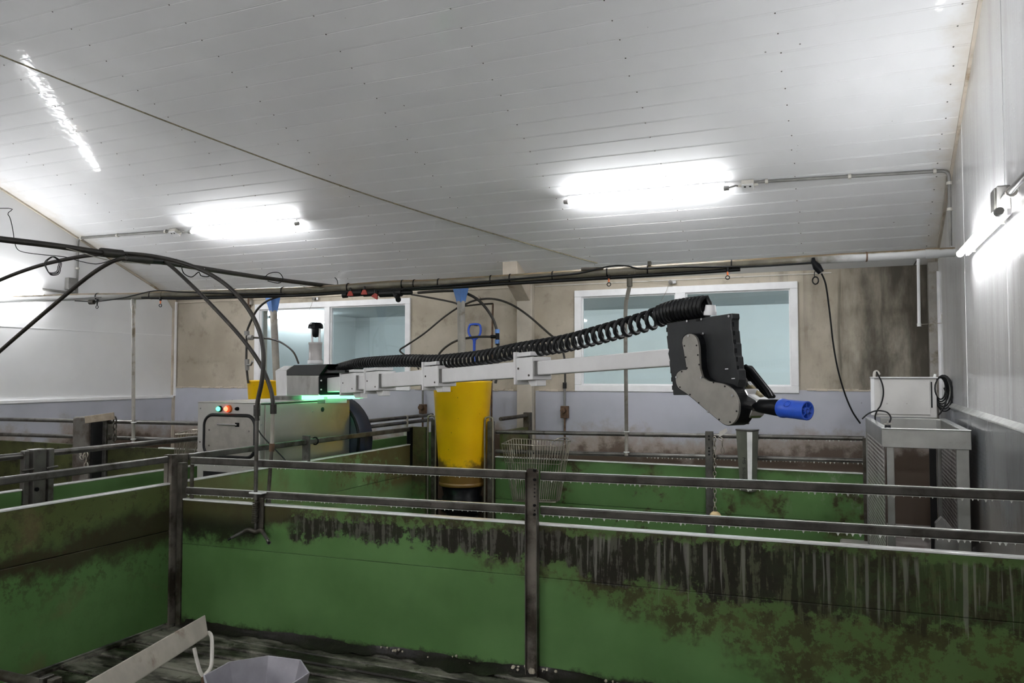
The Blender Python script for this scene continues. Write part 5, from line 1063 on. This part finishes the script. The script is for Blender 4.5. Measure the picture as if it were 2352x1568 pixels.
hose('cable', hy2([(1980, 962), (1994, 950), (2014, 943), (2036, 946), (2046, 958), (2043, 970)], 7.2), .006, 'rubber', 'thin black cable arched over the top edge of the crate', 'cable')
cc_ = thing('cable_coil', (b.x, 7.4, 1.45), 'bundle of coiled black cable hung on the cabinet corner', 'cable')
for k in range(6):
    r0, r1 = .055 + .008 * k, .09 + .012 * k; c = V((b.x + .030 + .006 * k, CY1 + .02 + .02 * (k % 3), a.z - .085 - .008 * k)); sub(cc_, 'loop', M['rubber'], MB().tube([c + ux * (r0 * .75 * math.cos(t)) + uz * (r1 * math.sin(t)) + uy * (.02 * math.cos(t + k)) for t in [2 * math.pi * i / 22 for i in range(22)]], .0065, 6, closed=True))
sub(cc_, 'tail', M['rubber'], MB().tube(spline(hy2([(2168, 890), (2174, 905), (2172, 925), (2162, 945), (2155, 953)], 7.4), 5), .007, 6)); sub(cc_, 'tie', M['cap'], MB().cyl((b.x - .01, CY1 + .03, a.z + .005), (b.x - .005, CY1 + .03, a.z + .035), .015, .010, 8))
# white tube lance hanging by the corner
r = thing('white_lance', oy(2112, 748, 8.0), 'thin white plastic tube hanging before the dark wall on the right', 'tube')
p0, p1 = oy(2109, 600, 8.0), oy(2111, 742, 8.0); sub(r, 'tube', M['white'], MB().cyl(p0 + V((0, 0, .05)), p1, .013, .014, 12)); sub(r, 'tip', M['cap'], MB().cyl(p1, p1 - uz * .03, .018, n=12)); q = p0 + V((0, 0, .03)); sub(r, 'bracket', M['steel_dk'], MB().cyl(q, V((q.x, D - .001, q.z)), .006, n=6))
sub(r, 'stay_wire', M['wire'], MB().tube([p1 - uz * .012 - ux * .02, oy(2163, 742, 8.0), oy(2163, 722, 8.0)], .003, 5))
cl_ = [oc(x, y, .10 - .07 * x / 1400) for x, y in ((-60, 102), (0, 127), (300, 247), (600, 361), (800, 432), (1000, 497), (1200, 556), (1330, 593), (1372, 604))]; cl_ = [cl_[0] + (cl_[0] - cl_[1]) * k for k in (9, 4)] + cl_
o = MB().tube(spline(cl_, 5), .007, 6).build('cord', M['rope']); tag(o, 'long grimy cord slanting across under the roof lining', 'cord')
# drinkers and pipes on the back wall
def walldrinker(x, y0, y1, y2, label):
    r = thing('wall_drinker', oy(x, y2, D - .05), label, 'drinker'); Y = D - .05
    sub(r, 'sleeve', M['rubber'], MB().cyl(oy(x, y0, Y), oy(x, y0 + 14, Y), .022, n=10)); sub(r, 'riser', M['conduit'], MB().cyl(oy(x, y0 + 12, Y), oy(x, y2, Y), .013, n=10))
    c = oy(x, (y1 + y2) / 2, Y); h_ = (oy(x, y1, Y).z - oy(x, y2, Y).z) / 2
    sub(r, 'bracket', M['rust'], MB().box(c.x - .045, c.x + .045, Y - .02, D - .018, c.z - h_, c.z + h_), .006); sub(r, 'valve', M['rust'], MB().cyl(c + V((0, -.02, .02)), c + V((0, -.07, .02)), .03, n=10)); sub(r, 'pipe_foot', M['rust'], MB().cyl(oy(x, y2, Y), V((c.x, Y, .9)), .012, n=8))
walldrinker(1297, 878, 932, 960, 'rusty wall drinker left of the right window, below its hose'); walldrinker(971, 880, 928, 950, 'rusty wall drinker behind the yellow feeder')
BY = D - .05
hose('water_hose', hy2([(960, 672), (1020, 668), (1060, 670), (1100, 690), (1130, 728), (1142, 765), (1144, 800), (1142, 850), (1138, 880)], 7.42), .015, 'hose', 'dark water hose arching over the foreground feeder to its right side')
hose('water_hose', hy2([(1127, 773), (1090, 774), (1050, 782), (1020, 800), (1004, 822), (1000, 850)], 7.40), .012, 'hose', 'short branch hose bowing left behind the feeder drop pipe')
tf = thing('tee_fitting', oy(1142, 775, 7.4), 'blue-nutted tee fitting on the hose right of the feeder', 'fitting')
sub(tf, 'body', M['black'], MB().cyl(oy(1142, 758, 7.4), oy(1143, 792, 7.4), .021, n=12)); sub(tf, 'branch', M['black'], MB().cyl(oy(1142, 773, 7.4), oy(1128, 773, 7.4), .019, n=12))
for y_ in (760, 784): sub(tf, 'nut', M['funnel'], MB().cyl(oy(1142, y_ - 4, 7.4), oy(1142, y_ + 5, 7.4), .026, n=8))
hose('water_hose', hy2([(1055, 704), (1020, 728), (975, 765), (935, 792), (919, 803), (925, 812), (950, 828), (962, 848)], 8.1), .011, 'hose', 'thin black hose looping down before the left window edge')
hose('water_hose', hy2([(1060, 703), (1090, 690), (1130, 686), (1170, 697), (1210, 722), (1260, 765), (1282, 785), (1296, 820), (1298, 880)], 8.3), .012, 'hose', 'thin black hose arching past the pilaster to the wall drinker')
hose('water_hose', hy2([(945, 676), (990, 684), (1040, 694), (1062, 702)], 7.9) + [oy(1100, 699, 8.2), oy(1132, 697, 8.4)], .010, 'hose', 'thin hose crossing behind the blue funnel of the near feeder')
rr_ = MB(); rr_.tube([oy(1132, 697, 8.4), oy(1131, 740, 8.4), oy(1129, 900, 8.4), oy(1129, 975, 8.4)], .012, 8); o = rr_.build('wall_pipe', M['rust']); tag(o, 'rusty vertical pipe on the concrete wall behind the blue shovel', 'pipe')
hose('water_hose', hy2([(650, 678), (615, 690), (590, 712), (573, 745), (567, 765), (566, 800), (566, 840), (570, 880)], 7.2), .013, 'hose', 'dark hose bending down left of the robot drop pipe')
hose('water_hose', hy2([(574, 775), (600, 776), (630, 780), (655, 792), (675, 810), (686, 835)], 7.2), .011, 'hose', 'short branch hose bowing over to the hidden feeder')
tf = thing('valve_fitting', oy(567, 840, 7.2), 'grimy tap and tee on the hose left of the robot', 'fitting')
sub(tf, 'nut', M['conduit'], MB().cyl(oy(567, 760, 7.18), oy(567, 770, 7.18), .030, n=8)); sub(tf, 'nut', M['conduit'], MB().cyl(oy(571, 775, 7.18), oy(580, 775, 7.18), .030, n=8)); sub(tf, 'tap', M['conduit'], MB().cyl(oy(567, 825, 7.18), oy(568, 850, 7.18), .028, .024, 8)); sub(tf, 'tap_lever', M['conduit'], MB().tube([oy(568, 838, 7.15), oy(576, 838, 7.1), oy(580, 830, 7.08)], .012, 8))
# shovel
sv = thing('shovel', oy(1090, 890, 8.42), 'blue plastic shovel with D-grip hung on the back wall', 'shovel'); Y = D - .085
gp = [(1080, 745), (1100, 745), (1104, 756), (1102, 768), (1093, 778), (1086, 778), (1078, 768), (1076, 756)]
sub(sv, 'grip', M['blue'], MB().tube(spline([oy(x, y, Y) for x, y in gp + gp[:1]], 3)[:-1], .014, 8, closed=True)); sub(sv, 'shaft', M['blue'], MB().cyl(oy(1089.5, 776, Y), oy(1088, 900, Y), .017, n=12)); sub(sv, 'collar', M['blue'], MB().cyl(oy(1089.5, 776, Y), oy(1089.5, 790, Y), .022, .017, 12))
b0 = oy(1088, 900, Y); sub(sv, 'blade', M['blue'], MB().prism([b0 + V((-.03, 0, 0)), b0 + V((.03, 0, 0)), b0 + V((.14, .01, -.06)), b0 + V((.13, .01, -.38)), b0 + V((-.13, .01, -.38)), b0 + V((-.14, .01, -.06))], V((0, .012, 0))), .004)
sub(sv, 'hook', M['steel_dk'], MB().cyl(oy(1089, 747, Y - .02), V((oy(1089, 747, Y).x, D, oy(1089, 747, Y).z)), .005, n=6))
# window openers
for (x, y, lb) in ((1547, 648, 'right'), (727, 686, 'left')):
    c = oy(x, y, D - .03); r = thing('cord_pulley', c, 'small steel cord pulley above the %s window' % lb, 'pulley')
    sub(r, 'block', M['chrome'], MB().box(c.x - .05, c.x + .03, D - .04, D - .005, c.z - .018, c.z + .018), .004); sub(r, 'wheel', M['steel'], MB().cyl(c + V((-.03, -.03, 0)), c + V((-.03, -.0, 0)), .022, n=12)); sub(r, 'cord', M['wire'], MB().tube(spline([c + V((-.05, -.012, 0)), c + V((-.16, -.012, .01)), c + V((-.30, -.012, .03))], 3), .0025, 5)); sub(r, 'cord', M['wire'], MB().tube(spline([c + V((-.05, -.012, 0)), c + V((-.07, -.014, -.08)), c + V((-.13, -.02, -.2))], 3), .0022, 5))
r = thing('wall_bracket', oy(578, 695, D - .05), 'rusty hinge bracket on the concrete at the top left window corner', 'bracket'); c = oy(576, 690, D - .02); sub(r, 'plate', M['rust'], MB().box(c.x - .05, c.x - .01, D - .03, D - .001, c.z - .10, c.z + .06), .004); sub(r, 'arm', M['pvc'], MB().box(c.x - .0, c.x + .035, D - .05, D - .001, c.z - .06, c.z + .06), .004)
o = MB().cyl((-4.1, D - .003, 2.62), (-4.1, D - .02, 2.62), .055, n=10).build('wall_plug', M['trimdirt']); tag(o, 'round stained plug in the concrete wall left of the pilaster', 'plug')

# ================================================================== FOREGROUND, BOTTOM LEFT
tc = oz(640, 1560, .47); tcn = V((-2.34, 2.70, 0))
tg = thing('feed_trough', (tcn.x, tcn.y, 0), 'grey octagonal feed trough at the bottom edge of the picture', 'trough')
sub(tg, 'bowl', M['trough'], MB().lathe([(.0001, .12), (.12, .12), (.215, .47), (.222, .47), (.222, .462), (.13, .10), (.0001, .10)], tcn, 8, smooth=False, phase=.30), .002); sub(tg, 'stand', M['steel_dk'], MB().lathe([(.09, 0), (.06, .02), (.06, .11), (.10, .115)], tcn, 12))
bp = thing('slanted_board', oy(330, 1500, 2.4), 'beige worn board slanting up at the bottom left corner', 'board')
a0, a1, a2 = oy(472, 1411, 2.78), oy(479, 1458, 2.74), oy(311, 1568, 2.16); bn = (a1 - a0).cross(a2 - a0).normalized(); a3 = op(195, 1568, a0, bn)
e0, e1 = a2 - (a1 - a2) * .4, a3 - (a0 - a3) * .4
nb_ = (a1 - a0).cross(e1 - a0).normalized(); sub(bp, 'plank', M['board'], MB().prism([a0, a1, e0, e1], nb_ * .022 * (1 if nb_.dot(CAM - a0) < 0 else -1)), .004)
sub(bp, 'hook', M['offwhite'], MB().tube(spline([oy(479, 1452, 2.75), oy(486, 1462, 2.73), oy(487, 1500, 2.70), oy(484, 1532, 2.68), oy(470, 1550, 2.66)], 4), .0085, 8)); sub(bp, 'hook', M['offwhite'], MB().tube(spline([oy(446, 1488, 2.66), oy(452, 1515, 2.65), oy(460, 1542, 2.65), oy(468, 1554, 2.66)], 4), .0085, 8))
b_ = oy(468, 1552, 2.66); sub(bp, 'hook_post', M['rust'], MB().cyl(b_, V((b_.x, b_.y, 0)), .011, n=8)); b_ = a2.lerp(a3, .5); sub(bp, 'support', M['steel_dk'], MB().cyl(b_ - V((0, 0, .03)), V((b_.x, b_.y, 0)), .02, n=10))
cr_ = thing('steel_corner_rail', oy(60, 1560, 2.6), 'dark steel rail with a bracket cut off in the bottom left corner', 'rail')
pA, pB = oy(-40, 1540, 2.62), oy(105, 1574, 2.50); sub(cr_, 'tube', M['steel_dk'], MB().cyl(pA, pB, .024, n=12)); c = oy(110, 1562, 2.50); sub(cr_, 'bracket', M['steel'], MB().box(c.x - .02, c.x + .005, c.y - .03, c.y + .03, 0, c.z + .02), .004); sub(cr_, 'bracket', M['steel_dk'], MB().box(c.x + .02, c.x + .055, c.y - .02, c.y + .03, c.z - .1, c.z + .015), .004); sub(cr_, 'leg', M['steel_dk'], MB().cyl(pA, V((pA.x, pA.y, 0)), .022, n=10))
